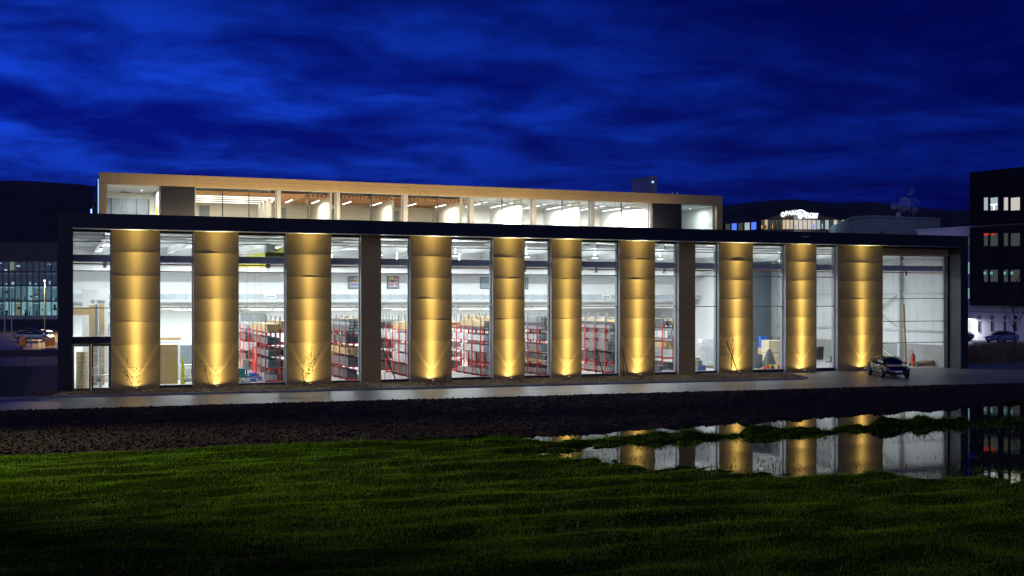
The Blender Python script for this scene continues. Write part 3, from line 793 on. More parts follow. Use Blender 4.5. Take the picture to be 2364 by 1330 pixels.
# ---- glazing bays between the columns
edges = [xl1] + [e for c in col_x for e in c] + [xr0]
BAYS = [(edges[i], edges[i+1]) for i in range(0, len(edges), 2)]
XG12 = PX(2180, YW)
def glazing(i, x0, x1):
    w = MB().box(x0 + .01, x1 - .01, YW - 0.05, YW + 0.12, 9.37, ZS - 0.004).build('window', M_MULL, hall)
    def tr(z0, z1, dx=0.055, nm='transom', mm=M_MULL):
        MB().box(x0 + dx, x1 - dx, YW - 0.03, YW + 0.09, z0, z1).build(nm, mm, w)
    def pane(z0, z1, xa=None, xb=None):
        MB().box((xa if xa is not None else x0 + .05), (xb if xb is not None else x1 - .05), YW + 0.02, YW + 0.032, z0, z1).build('pane', M_GLASS, w)
    if i == 12:
        MB().box(x0 + .002, XG12 - .02, YG, YW + 0.1, 8.86, 9.37).build('header_panel', M_GOLD, w)
        MB().box(XG12, x1 - .004, YG + 0.1, YW + 0.1, 0.02, 9.37).build('reveal_wall', M_FRAME, w)
        x1 = XG12
        zs = [0.05, 2.05, 3.72, 5.5, 8.83]
    elif i == 0:
        zs = [3.26, 4.91, 7.10, 8.82, 9.37]
    else:
        zs = [0.30, 4.91, 7.10, 8.82, 9.37]
    for xa in (x0 + .005, x1 - .06):
        MB().box(xa, xa + .055, YW - 0.05, YW + 0.12, zs[0], zs[-1]).build('jamb', M_ALU, w)
    for a, b2 in zip(zs[:-1], zs[1:]):
        pane(a + 0.025, b2 - 0.025)
        tr(b2 - 0.025, b2 + 0.025) if b2 < 9.3 else None
    if i == 0:
        MB().box(x0 + .005, x1 - .005, YW - 0.12, YW + 0.14, 2.80, 3.235).build('door_lintel', M_MULL, w)
        xm = x0 + (x1 - x0) * 0.485
        for xa, xb in ((x0 + .01, xm - .02), (xm + .02, x1 - .01)):
            d = MB().box(xa, xa + .10, YW - .05, YW + .05, 0.05, 2.79).box(xb - .10, xb, YW - .05, YW + .05, 0.05, 2.79).box(xa + .101, xb - .101, YW - .05, YW + .05, 0.05, 0.2).box(xa + .101, xb - .101, YW - .05, YW + .05, 2.66, 2.79).build('door', M_MULL, w)
            MB().box(xa + .10, xb - .10, YW - .006, YW + .006, 0.2, 2.66).build('door_pane', M_GLASS, w)
        MB().tube((xm + .07, YW - .12, 0.95), (xm + .07, YW - .12, 1.45), 0.018, n=8).build('door_handle', M_TRIM, w)
        MB().box(x0, x1, YG - .1, YW + .2, -0.02, 0.045).build('threshold', M_TRIM, w)
    elif i < 12:
        MB().box(x0 + .004, x1 - .004, YW - 0.10, YW + 0.2, 0.0, 0.272).build('sill', M_MULL, w)
        MB().box(x0 + .004, x1 - .004, YW - 0.16, YW - 0.101, 0.255, 0.275).build('sill_edge', M_TRIM, w)
    else:
        MB().box(x0, x1, YW - .1, YW + .2, -0.02, 0.045).build('threshold', M_TRIM, w)
for i, (x0, x1) in enumerate(BAYS):
    glazing(i, x0, x1)

# ================================================================== SET-BACK UPPER STOREY
YU, YUG, YUB = 4.0, 4.42, 13.0
ux0, ux1 = PX(228, YU), PX(1668, YU)
UT = PZ(228, 398, YU)                       # top
UF = PZ(540, 435, YU)                       # underside of the fascia
UFL = ZT - 0.42
MB().box(ux0 + .3, ux1 - .1, YUG + .3, YUB + 9, UF + 0.25, UT - 0.04).build('upper_roof', M_FRAME, hall)
MB().box(ux0 + .1, ux1 - .1, YU + .3, YUB + 9, UFL, UFL + 0.06).build('upper_floor', M_FLOOR, hall)
MB().box(ux0 + .3, ux1 - .3, YUB, YUB + .2, UFL + .06, UF + .25).build('upper_rear_wall', M_WHITE2, hall)
fas = MB().box(ux0 + .03, ux1 - .03, YU + .03, YUG + .3, UF + .01, UT - .03).build('roof_fascia', M_DGREY, hall)
jx = [ux0] + [PX(p, YU) for p in (274, 451, 648, 785, 943, 1096, 1240, 1376, 1506, 1638)] + [ux1]
for a, b2 in zip(jx[:-1], jx[1:]):
    zs = [UF, UF + (UT - UF) * 0.36, UF + (UT - UF) * 0.66, UT] if PX(440, YU) < a < PX(1400, YU) else [UF, UT]
    for z0, z1 in zip(zs[:-1], zs[1:]):
        MB().box(a + .008, b2 - .008, YU, YU + .028, z0 + .006, z1 - .006).build('fascia_panel', M_BRONZE, fas)
MB().box(ux0 - .02, ux1 + .02, YU - .02, YU + .35, UT, UT + .03).build('roof_coping', M_BRONZE, hall)
# left end wall with its lit side windows, right end cheek
xe1 = PX(245, YU)
MB().box(ux0, xe1, YU, YU + .45, UFL + .06, UF).build('end_cheek', M_BRONZE, hall)
lw_ = MB().box(ux0, ux0 + .25, YU + .46, YUB + 9, UF - .2, UT - .05).build('end_wall', M_FRAME, hall)
for ya, yb in ((5.0, 5.12), (11.5, 11.7), (17.5, 17.7), (YUB + 8.6, YUB + 9)):
    MB().box(ux0, ux0 + .22, ya, yb, UFL + .06, UF - .2).build('end_mullion', M_FRAME, lw_)
MB().box(ux0 + .1, ux0 + .112, YU + .5, YUB + 9, UFL + .06, UF - .2).build('end_pane', M_GLASS, lw_)
xe2 = PX(1655, YU)
MB().box(xe2, ux1, YU, YU + .5, UFL + .06, UF).build('end_cheek', M_BRONZE, hall)
MB().box(ux1 - .25, ux1, YU + .5, YUB + 9, UFL + .06, UT - .04).build('end_wall', M_WHITE2, hall)
M_LED = glow_mat('blue_led_strip', (0.25, 0.5, 1.0), 2.2)
t = thing('led_strip', 'vertical cold blue light strip at the left corner of the upper storey', 'light strip', (ux0 - .06, YU + .5, UFL + .06))
MB().box(ux0 - .035, ux0 - .005, YU + .47, YU + .55, UFL + .06, UT - .35).build('tube', M_LED, t)
light('strip_light', 'AREA', (ux0 - .10, YU + .52, (UFL + UT) / 2), 14.0, (0.3, 0.5, 1.0), t, shape='RECTANGLE', size=0.1, size_y=2.4, rot=(R(90), 0, R(-90)))
t = thing('led_strip', 'vertical cold blue light strip at the far rear corner of the upper storey', 'light strip', (ux0 - .06, YUB + 9, UFL + .06))
MB().box(ux0 - .12, ux0 - .01, YUB + 8.9, YUB + 9.0, UFL + .06, UT - .9).build('tube', M_LED, t)
# dark closed panels
for pa, pb in ((371, 450), (1508, 1575)):
    MB().box(PX(pa, YU) , PX(pb, YU), YU + .08, YU + .2, UFL + .06, UF - .002).build('dark_panel', mat('panel_black', (0.010, 0.012, 0.018), 0.5), hall)
    MB().box(PX(pa, YU) , PX(pb, YU), YU + .5, YUB, UFL + .06, UF + .2).build('core_wall', M_WHITE2, hall)
# upper windows
UWIN = [(245, 371, 0), (451, 640, 2), (649, 778, 1), (786, 933, 1), (943, 1086, 1), (1096, 1231, 1), (1240, 1366, 1), (1375, 1505, 1), (1575, 1655, 0)]
for i, (pa, pb, nm) in enumerate(UWIN):
    x0, x1 = PX(pa, YU), PX(pb, YU)
    w = MB().box(x0, x1, YUG, YUG + .1, UFL + .06, UFL + .14).build('upper_window', M_MULL, hall)
    for xa in (x0, x1 - .07):
        MB().box(xa, xa + .07, YUG, YUG + .1, UFL + .14, UF).build('jamb', M_ALU, w)
    for k in range(nm + 1):
        xa = x0 + .07 + (x1 - x0 - .14) * k / (nm + 1); xb = x0 + .07 + (x1 - x0 - .14) * (k + 1) / (nm + 1)
        MB().box(xa, xb, YUG + .04, YUG + .052, UFL + .14, UF).build('pane', M_GLASS, w)
        if k: MB().box(xa - .03, xa + .03, YUG, YUG + .1, UFL + .14, UF).build('mullion', M_MULL, w)
    if 0 < i < 8:      # pilaster between windows
        xb = PX((pb + UWIN[i+1][0]) / 2 + 1, YU)
        if i < 7: MB().box(x1 + .01, PX(UWIN[i+1][0], YU) - .01, YU + .12, YUG + .14, UFL + .06, UF - .003).build('pilaster', M_ALU, w)
# rooms behind them
M_DARKC = mat('dark_void_ceiling', (0.10, 0.09, 0.085), 0.8, 0, 0.2, 1)
xa, xb = PX(451, YU), PX(1092, YUG)
MB().box(xa, xb, YUG + .12, YUB, UF + .17, UF + .24).build('void_ceiling', M_DARKC, hall)
MB().box(xb + .01, PX(1505, YU), YUG + .12, YUB, UF + .17, UF + .24).build('white_ceiling', M_WHITE, hall)
MB().box(ux0 + .27, PX(371, YU) , YUG + .12, YUB, UF - .02, UF + .1).build('white_ceiling', M_WHITE, hall)
MB().box(PX(1575, YU), ux1 - .27, YUG + .12, YUB, UF - .02, UF + .1).build('white_ceiling', M_WHITE, hall)
for pk in (644, 782, 938, 1091, 1236, 1371):
    xk = PX(pk, YU); y0 = 7.4 if pk in (644, 938) else 6.4
    MB().box(xk - .08, xk + .08, y0, YUB, UFL + .06, UF + .16).build('partition', M_WHITE2, hall)
sc = MB().box(PX(649, YU), PX(1086, YU), 6.45, 6.5, UF - .02, UF + .02).build('slat_ceiling', M_WOOD2, hall)
xs0, xs1 = PX(649, YU) + .3, PX(1086, YU) + 1.5
n_ = int((xs1 - xs0) / 0.27)
for k in range(n_):
    xk = xs0 + k * 0.27
    MB().box(xk, xk + .09, 6.52, YUB - .3, UF - .16, UF - .02).build('slat', M_WOOD2, sc)
s2 = MB().box(PX(451, YU), PX(451, YU) + .05, 5.6, YUB - .4, UF - .02, UF + .02).build('slat_ceiling', M_WOOD2, hall)
for k in range(17):
    yk = 5.9 + k * 0.41
    MB().box(PX(451, YU) + .1, PX(640, YU) + 2.2, yk, yk + .16, UF - .17, UF - .03).build('slat', M_WOOD2, s2)
def lin_lamp(xk, ya, yb, z, mm, grp, lab, w, c, axis='y', xl=0):
    t = thing('linear_lamp', lab, 'lamp', (xk, ya, z), 0, grp)
    if axis == 'y':
        MB().box(xk - .05, xk + .05, ya, yb, z, z + .06).build('housing', M_STEELW, t)
        MB().box(xk - .045, xk + .045, ya + .02, yb - .02, z - .02, z - .001).build('lens', mm, t)
        if w: light('lamp_light', 'AREA', (xk, (ya + yb) / 2, z - .05), w, c, t, shape='RECTANGLE', size=0.15, size_y=yb - ya)
    else:
        MB().box(xk, xk + xl, ya, ya + .1, z, z + .06).build('housing', M_STEELW, t)
        MB().box(xk + .02, xk + xl - .02, ya + .01, ya + .09, z - .02, z - .001).build('lens', mm, t)
        if w: light('lamp_light', 'AREA', (xk + xl / 2, ya + .05, z - .05), w, c, t, shape='RECTANGLE', size=xl, size_y=0.15)
WARM, COOL = (1.0, 0.90, 0.74), (0.95, 0.97, 1.0)
for i, (pa, pb, nm) in enumerate(UWIN):
    x0, x1 = PX(pa, YU), PX(pb, YU)
    if 2 <= i <= 4:
        for f in (0.22, 0.72):
            lin_lamp(x0 + (x1 - x0) * f + .5, 7.2, 9.6, UF - .32, M_LENSW, 'linear lamps under the wooden slat ceiling', '%s linear lamp under the wooden slats of the %s upper office' % ('left' if f < .5 else 'right', ORD[i-1]), 135.0, WARM)
    elif i == 1:
        for yk in (6.6, 8.0, 9.6, 11.2):
            lin_lamp(x0 + .3, yk, 0, UF - .30, M_LENSW, 'lamps in the long slatted office', '%s long lamp, counted from the front, in the leftmost slatted office' % ORD[[6.6, 8.0, 9.6, 11.2].index(yk)], 45.0, WARM, 'x', x1 - x0 + .4)
    elif 5 <= i <= 7:
        for f in (0.3, 0.75):
            lin_lamp(x0 + (x1 - x0) * f + .3, 6.0, 10.5, UF - .15, M_LENS, 'linear lamps in the bright white offices', '%s linear lamp on the ceiling of the %s bright white office' % ('left' if f < .5 else 'right', ('left', 'middle', 'right')[i-5]), 620.0, COOL)
    else:
        xk = (x0 + x1) / 2 + .6
        t = thing('ceiling_spot', 'small round ceiling spot in the %s white room of the upper storey' % ('left' if i == 0 else 'right'), 'lamp', (xk, 6.4, UF - .1))
        MB().tube((xk, 6.4, UF - .10), (xk, 6.4, UF - .022), 0.07, 0.07, 10).build('housing', M_STEELW, t)
        MB().tube((xk, 6.4, UF - .115), (xk, 6.4, UF - .101), 0.06, 0.06, 10).build('lens', M_LENS, t)
        light('spot_light', 'AREA', (xk, 6.4, UF - .14), 260.0 if i == 0 else 100.0, (1.0, 0.97, 0.92) if i == 0 else (0.8, 0.92, 1.0), t, shape='DISK', size=0.3)
# left room: glass rear screen, pendant, yellow niche
xg0, xg1 = ux0 + .27, PX(345, 9.0)
MB().box(xg0, xg1, 9.0, 9.06, UFL + .06, UF - .42).build('glass_screen', M_GREYP, hall)
MB().box(xg0, PX(371, 9), 9.07, 9.2, UFL + .06, UF - .03).build('screen_wall', M_WHITE2, hall)
for f in (0.0, .2, .72, .97): MB().box(xg0 + (xg1 - xg0) * f, xg0 + (xg1 - xg0) * f + .05, 8.96, 8.995, UFL + .06, UF - .42).build('screen_mullion', M_MULL, hall)
xn = PX(352, 8.6)
MB().box(PX(371, YU) - .02, PX(371, YU) + .1, YUG + .12, 9, UFL + .06, UF - .03).build('partition', M_WHITE2, hall)
MB().add([(PX(371, YU) - .03, 6.2, UFL + .1), (PX(371, YU) - .03, 7.6, UFL + .1), (PX(371, YU) - .03, 7.6, UF - 1.0), (PX(371, YU) - .03, 6.2, UF - .95)], [(0, 1, 2, 3)]).build('yellow_door', mat('yellow_paint', (0.75, 0.52, 0.02), .5), hall)
pd = thing('pendant_lamp', 'black bar pendant with thin hanging rods in the left upper room', 'lamp', (PX(288, 6.4), 6.4, UFL))
xk = PX(288, 6.4)
MB().box(xk - .28, xk + .28, 6.38, 6.46, UF - .28, UF - .23).build('bar', M_BLACK, pd)
MB().tube((xk, 6.42, UF - .23), (xk, 6.42, UF - .022), .01, n=5).build('rod', M_BLACK, pd)
for d in (-.2, -.12, .12, .2): MB().tube((xk + d, 6.42, UF - 1.5), (xk + d, 6.42, UF - .28), .012, n=5).build('rod', M_TRIM, pd)
# open services in the white offices
for i in (5, 6, 7):
    x0, x1 = PX(UWIN[i][0], YU), PX(UWIN[i][1], YU)
    tr_ = thing('cable_tray', 'dark cable tray hung below the ceiling of the %s white office' % ('left', 'middle', 'right')[i-5], 'cable tray', (x0, 5.4, UF - .3))
    MB().box(x0 + .1, x1 - .1, 5.3, 5.5, UF - .32, UF - .28).build('tray', M_DGREY, tr_)
    for k in range(5):
        xk = x0 + .4 + k * (x1 - x0 - .8) / 4
        MB().tube((xk, 5.4, UF - .28), (xk, 5.4, UF + .168), .015, n=5).build('hanger', M_DGREY, tr_)
    MB().tube((x0 + .2, 7.0, UF - .06), (x1 - .3, 7.3, UF - .06), .06, n=7).build('pipe', M_STEELW, tr_)
    if i == 6:
        for q, xq in enumerate((x0 + 1.0, x0 + 3.0)):
            mn = MB().box(xq, xq + 1.3, YUB - .08, YUB - .004, UFL + .3, UFL + 1.2).build('wall_screen', M_GREYP, hall)
for i in (1, 2, 3, 4):
    x0, x1 = PX(UWIN[i][0], YU), PX(UWIN[i][1], YU)
    pp = thing('air_pipe', 'black pipe under the dark ceiling of the %s office from the left' % ORD[i-1], 'pipe', (x0, 5.2, UF))
    if i == 1: MB().tube((x0 + .1, 5.3, UF + .02), (x1 - .2, 5.3, UF + .02), .09, n=8).build('pipe', M_BLACK, pp)
    else: MB().tube((x0 + (x1 - x0) * .6, 5.0, UF + .05), (x0 + (x1 - x0) * .6, 9.0, UF + .05), .07, n=8).build('pipe', M_BLACK, pp)
    # cupboards and glass doors at the back
    MB().box(x0 + 1.2, x0 + 1.9, YUB - .06, YUB - .004, UFL + .06, UFL + 2.1).build('office_door', M_GREYP, hall)
# unseen warm light bars added behind the parapet to brighten the bronze fascia
for k in range(9):
    xa = PX(300 + k * 145, 2.6)
    t = thing('fascia_fill', 'slim warm fill light added out of sight behind the parapet, %s from the left' % ORD[k], 'lamp', (xa, 2.5, UFL), 0, 'warm fill lights added behind the parapet')
    MB().box(xa, xa + 3.2, 2.45, 2.55, ZT - .445, ZT - .36).build('housing', M_DGREY, t)
    MB().box(xa + .02, xa + 3.18, 2.46, 2.54, ZT - .358, ZT - .35).build('lens', M_LENSW, t)
    light('fascia_fill_light', 'AREA', (xa + 1.6, 2.5, ZT - .32), 205.0 if 1 <= k <= 6 else 90.0, (1.0, 0.76, 0.42), t, shape='RECTANGLE', size=3.2, size_y=0.08, rot=(R(180 - 24), 0, 0))
# roof plant box and masts
px0, px1 = PX(1501, 10), PX(1517, 10)
rp_ = thing('roof_plant', 'grey plant box on the roof of the upper storey', 'plant box', (px0, 10, UT))
MB().box(px0, PX(1517, 10), 10, 13.1, UT - .1, PZ(1500, 409, 10)).build('housing', M_DUCT, rp_)
MB().box(px0 - .03, PX(1517, 10) + .03, 9.97, 13.13, PZ(1500, 409, 10) + .002, PZ(1500, 409, 10) + .06).build('lid', M_BRONZE, rp_)
MB().box(PX(1505, 10) , PX(1509, 10), 9.96, 9.995, PZ(1500, 422, 10), PZ(1500, 418, 10)).build('blue_lamp', M_LED, rp_)
for pk in (1552, 1563):
    xk = PX(pk, 8)
    t = thing('roof_vent', 'thin %s vent pipe on the upper roof' % ('left' if pk == 1552 else 'right'), 'vent pipe', (xk, 8, UT), 0, 'vent pipes on the upper roof')
    MB().tube((xk, 8, UT - .1), (xk, 8, UT + .55), .05, n=8).build('pipe', M_TRIM, t)
    MB().tube((xk, 8, UT + .55), (xk, 8, UT + .6), .08, n=8).build('cap', M_TRIM, t)

# ================================================================== INSIDE THE HALL: racks, goods, machines
F0 = 0.022                                  # hall floor level
def rack(x, y0, n, idx, zt=3.55, row='front'):
    t = thing('cantilever_rack', 'red cantilever rack in the %s row, %s from the left, loaded with long goods' % (row, ORD[idx]), 'rack', (x, y0, F0), 0, 'red cantilever racks in the hall')
    for k in range(n):
        yk = y0 + k * 1.75
        MB().box(x - .05, x + .05, yk - .04, yk + .04, F0 + .12, zt).build('post', M_RED, t)
        MB().box(x - .045, x + .045, yk - .035, yk + .035, zt + .002, zt + .75).build('post_extension', M_DGREY, t)
        MB().box(x - .92, x + .92, yk - .05, yk + .05, F0, F0 + .118).build('foot', M_RED, t)
        for L in range(4):
            z = 0.88 + L * 0.78
            for s in (-1, 1):
                MB().box(x + s * .052, x + s * .92, yk - .03, yk + .03, z, z + .07).build('arm', M_DGREY if L % 2 else M_RED, t)
        for s in (-1, 1):
            MB().box(x + s * .925, x + s * .985, yk - .04, yk + .04, F0, zt).build('outer_post', M_RED, t)
            MB().box(x + s * .93, x + s * .98, yk - .035, yk + .035, zt + .002, zt + .7).build('post_extension', M_DGREY, t)
    for z in (0.6, 2.2, 3.4):
        MB().box(x - .02, x + .02, y0 + .05, y0 + (n - 1) * 1.75 - .05, z, z + .05).build('tie_bar', M_RED, t)
    return t
def goods(kind, x, y0, ln, w, z, h, label):
    if kind in ('profiles', 'dark_profiles', 'wrapped'):
        mm = {'profiles': M_PROF, 'dark_profiles': M_PROFD, 'wrapped': M_FILM}[kind]
        t = thing('profile_bundle', label, 'metal profiles', (x, y0, z), 0, 'bundles of metal profiles on the racks')
        m = MB(); c = max(3, int(w / .11)); r_ = max(2, int(h / .09))
        for i in range(c):
            for j in range(r_):
                e = random.uniform(-.12, .12)
                m.box(x - w/2 + i * w / c + .006, x - w/2 + (i + 1) * w / c - .006, y0 + e, y0 + ln + random.uniform(-.3, .1), z + j * h / r_ + .004, z + (j + 1) * h / r_ - .004)
        m.build('bars', mm, t)
        for f in (.15, .5, .85):
            MB().box(x - w/2 - .008, x + w/2 + .008, y0 + ln * f, y0 + ln * f + .05, z - .001, z + h + .008).build('strap', M_WOOD if kind == 'profiles' else M_BLACK, t)
    elif kind == 'cartons':
        t = thing('long_carton_stack', label, 'cartons', (x, y0, z), 0, 'stacks of long cartons on the racks')
        c = max(2, int(w / .3)); r_ = max(1, int(h / .2))
        for i in range(c):
            for j in range(r_):
                e = random.uniform(-.2, .15)
                xa, xb = x - w/2 + i * w / c + .01, x - w/2 + (i+1) * w / c - .01
                za, zb = z + j * h / r_ + .003, z + (j+1) * h / r_ - .004
                cb_ = MB().box(xa, xb, y0 + e, y0 + ln + e, za, zb).build('carton', random.choice([M_CARD, M_PROFD, M_WOOD, M_PROFD, M_PROF]), t)
                MB().box(xa + .06, xb - .08, y0 + e - .004, y0 + e - .001, za + .05, zb - .05).build('paper_label', M_LABEL, cb_)
    else:
        t = thing('timber_stack', label, 'timber', (x, y0, z), 0, 'stacks of timber on the racks')
        c = max(2, int(w / .22)); r_ = max(2, int(h / .12))
        for i in range(c):
            for j in range(r_):
                e = random.uniform(-.25, .2)
                MB().box(x - w/2 + i * w / c + .008, x - w/2 + (i+1) * w / c - .008, y0 + e, y0 + ln + e, z + j * h / r_ + .004, z + (j+1) * h / r_ - .004).build('beam', M_WOOD, t)
    return t
RX = [13.4, 18.7, 23.4, 28.3, 32.6, 38.0, 43.4]
LV = ['at floor level', 'on level one', 'on level two', 'on level three', 'on top']
DESC = {'profiles': 'bundle of silver metal profiles', 'dark_profiles': 'bundle of dark metal profiles', 'wrapped': 'bundle of film-wrapped white profiles', 'cartons': 'stack of long cartons', 'timber': 'stack of pale timber'}
random.seed(11)
for i, x in enumerate(RX):
    n = 5 if i < 6 else 4
    y0 = 5.2 if i < 6 else 6.4
    rack(x, y0, n, i)
    rack(x, y0 + 9.6, 4, i, 3.55, 'rear')
    for L in range(5):
        for s in (-1, 1):
            kind = random.choice(['profiles', 'dark_profiles', 'wrapped', 'timber', 'dark_profiles'])
            goods(kind, x + s * .49, y0 + 9.3, 5.9, .78, (F0 + .121) if L == 0 else 0.951 + (L - 1) * 0.78, random.uniform(.34, .64), '%s %s, %s rear rack from left, %s side' % (DESC[kind], LV[L], ORD[i], 'left' if s < 0 else 'right'))
    for L in range(5):
        z = (F0 + .121) if L == 0 else 0.951 + (L - 1) * 0.78
        for s in (-1, 1):
            if i == 6 and L in (1,) : continue
            if random.random() < 0.06: continue
            if L == 4: kind = random.choice(['timber', 'cartons', 'cartons']) if i > 0 else 'timber'
            elif L == 0: kind = random.choice(['profiles', 'dark_profiles', 'profiles'])
            else: kind = random.choice(['profiles', 'profiles', 'dark_profiles', 'dark_profiles', 'wrapped', 'cartons', 'profiles', 'dark_profiles', 'timber'])
            h = random.uniform(.34, .64) if L < 4 else random.uniform(.45, .95)
            w = random.uniform(.68, .82)
            ln = (n - 1) * 1.75 + random.uniform(-2.2, .9)
            goods(kind, x + s * .49, y0 - .35 + random.uniform(-.35, .5), ln, w, z, h, '%s %s, %s red rack from left, %s side' % (DESC[kind], LV[L], ORD[i], 'left' if s < 0 else 'right'))

def boxthing(name, label, cat, x0, x1, y0, y1, z0, z1, m, part='body', lid=None):
    t = thing(name, label, cat, ((x0 + x1) / 2, y0, z0))
    b_ = MB().box(x0, x1, y0, y1, z0, z1).build(part, m, t)
    if lid: MB().box(x0 - .02, x1 + .02, y0 - .02, y1 + .02, z1 + .001, z1 + .05).build('lid', lid, t)
    return t, b_
# --- behind the leftmost bay
y = 9.5
t, b_ = boxthing('tall_cabinet', 'tall white double cabinet behind the leftmost window', 'cabinet', PX(190, y), PX(250, y), y, y + .8, F0, PZ(220, 666, y), M_WHITE)
for pk in (191, 220):
    MB().box(PX(pk, y) + .02, PX(pk + 29, y) - .02, y - .02, y - .002, F0 + .1, PZ(220, 668, y)).build('cabinet_door', M_STEELW, t)
y = 6.5
t = thing('wooden_portal', 'pale timber frame with a cross beam behind the leftmost window', 'timber frame', (PX(205, y), y, F0))
xa = PX(206, y)
MB().box(xa, xa + .34, y, y + .3, F0, PZ(206, 705, y)).build('post', M_WOOD, t)
MB().box(PX(228, y), PX(228, y) + .34, y, y + .3, F0, PZ(206, 700, y)).build('post', M_WOOD, t)
MB().box(XL + .6, xa - .002, y + .02, y + .28, PZ(190, 727, y), PZ(190, 712, y)).build('cross_beam', M_WOOD, t)
MB().box(xa + .345, xa + .5, y + .05, y + .2, F0, PZ(206, 703, y)).build('steel_post', M_DUCT, t)
for k, pk in enumerate((214, 229, 238)):
    MB().cbox((PX(pk, y), y + .15, PZ(pk, 701, y) + .12), (.22, .18, .2)).build('clamp', M_DUCT, t)
y = 4.4
t = thing('wheeled_scaffold', 'silver aluminium scaffold tower on wheels behind the right glass door', 'scaffold', (PX(233, y), y, F0))
xa, xb = PX(213, y), PX(252, y)
for xk in (xa, (xa + xb) / 2, xb):
    for yk in (y, y + .75):
        MB().tube((xk, yk, F0 + .16), (xk, yk, PZ(230, 747, y)), .025, n=6).build('upright', M_TRIM, t)
        MB().tube((xk - .025, yk, F0 + .08), (xk + .025, yk, F0 + .08), .08, n=10).build('wheel', M_BLACK, t)
for k in range(12):
    z = .35 + k * .29
    MB().tube((xa, y, z), (xb, y, z), .018, n=6).build('rung', M_TRIM, t)
    if k % 3 == 0: MB().tube((xa, y, z), (xb, y + .75, z + .29), .016, n=6).build('brace', M_TRIM, t)
MB().box(xa, xb, y + .02, y + .73, .72, .77).build('platform', M_TRIM, t)
MB().tube((xa + .25, y - .05, .55), (xa + .5, y - .05, .55), .16, n=12).build('hose_reel', M_DGREY, t)
y = 3.6
t = thing('plywood_shelf', 'curved plywood shelf unit with metal racks behind the left glass door', 'shelf unit', (PX(190, y), y, F0))
xa, xb = PX(176, y), PX(203, y)
arc = [(xa + (xb - xa) * q / 8, y + .35 - .35 * math.sin(math.pi * q / 8)) for q in range(9)]
MB().prism([(p[0], p[1]) for p in arc] + [(xb, y + .5), (xa, y + .5)], F0, 2.25, 'z').build('curved_body', M_WOOD, t)
for k in range(7):
    z = .3 + k * .29
    m = MB()
    for (ax, ay), (bx_, by_) in zip(arc[:-1], arc[1:]): m.bar((ax, ay - .05, z), (bx_, by_ - .05, z), .05, .03)
    m.build('metal_rail', M_TRIM, t)
for k in range(9):
    MB().tube((xa + .08 + k * .06, y - .02, .34 + (k % 4) * .29), (xa + .08 + k * .06, y - .02, .5 + (k % 4) * .29), .02, n=6).build('fitting', M_LABEL, t)
# --- second window
y = 5.9
t, b_ = boxthing('osb_crate', 'tall crate of chipboard behind the second window', 'crate', PX(366, y), PX(411, y), y, y + 1.2, F0, PZ(390, 796, y), M_OSB)
for pk in (377, 407):
    MB().box(PX(pk, y), PX(pk, y) + .09, y - .03, y - .002, F0, PZ(390, 797, y)).build('batten', M_WOOD, t)
y = 9.0
t = thing('work_platform', 'white platform with timber edge above the chipboard crate', 'platform', (PX(400, y), y, F0))
MB().box(PX(366, y), PX(418, y), y, y + 1.5, PZ(390, 793, y), PZ(390, 787, y)).build('deck', M_WHITE, t)
MB().box(PX(366, y), PX(418, y), y - .03, y - .003, PZ(390, 786, y), PZ(390, 779, y)).build('edge_board', M_WOOD, t)
for pk in (368, 412): MB().box(PX(pk, y), PX(pk, y) + .12, y, y + .12, F0, PZ(390, 793, y) - .002).build('leg', M_STEELW, t)
y = 12.0
boxthing('grey_screen', 'large grey partition board behind the second window', 'partition', PX(413, y), PX(452, y), y, y + .12, F0, PZ(430, 797, y), M_GREYP, 'board')
boxthing('white_bench', 'white roller bench in front of the grey partition', 'bench', PX(413, 10), PX(456, 10), 10, 10.8, F0, .95, M_STEELW, 'bench_body', M_LABEL)
y = 5.0
t = thing('yellow_trestle', 'yellow steel trestle beside the chipboard crate', 'trestle', (PX(423, y), y, F0))
MB().add([(PX(417, y), y, F0), (PX(428, y), y, F0), (PX(424, y), y, 1.75), (PX(420, y), y, 1.75), (PX(417, y), y + .25, F0), (PX(428, y), y + .25, F0), (PX(424, y), y + .25, 1.75), (PX(420, y), y + .25, 1.75)], [(0, 1, 2, 3), (7, 6, 5, 4), (0, 4, 5, 1), (1, 5, 6, 2), (2, 6, 7, 3), (3, 7, 4, 0)]).build('frame', M_YEL, t)
for k in range(4): MB().box(PX(421, y), PX(425, y), y - .05, y - .003, .3 + k * .35, .36 + k * .35).build('rung', M_YEL, t)
# --- loose work pieces and small machines on the floor, each its own thing
def clutter(px, yy, w, d, h, m, name, label, cat, seed):
    r2 = random.Random(seed); x = PX(px, yy)
    t = thing(name, label, cat, (x, yy, F0))
    MB().box(x - w/2, x + w/2, yy, yy + d, F0, F0 + h * .55).build('base', m, t)
    MB().box(x - w/2 + .06, x + w * .1, yy + .05, yy + d - .05, F0 + h * .55 + .002, F0 + h).build('head', m, t)
    MB().tube((x + w * .25, yy + d/2, F0 + h * .55), (x + w * .25, yy + d/2, F0 + h * .9), .04, n=8).build('lever', M_BLACK, t)
    MB().box(x - w * .3, x + w * .45, yy - .05, yy - .003, F0 + h * .15, F0 + h * .4).build('panel', r2.choice([M_LABEL, M_DGREY, M_BLUE]), t)
    return t
M_TEAL = mat('machine_teal', (0.05, 0.22, 0.22), .45, 0.1, .1, 3)
clutter(563, 4.0, .9, .7, 1.0, M_TEAL, 'saw_machine', 'small teal saw machine low in the third window', 'machine', 1)
clutter(601, 9.5, .7, .9, 2.0, M_RED, 'red_drill', 'red upright drilling machine in front of the blue grey door', 'machine', 2)
clutter(572, 11, .8, .8, 1.2, M_DGREY, 'grey_machine', 'dark grey machine head behind the teal saw', 'machine', 3)
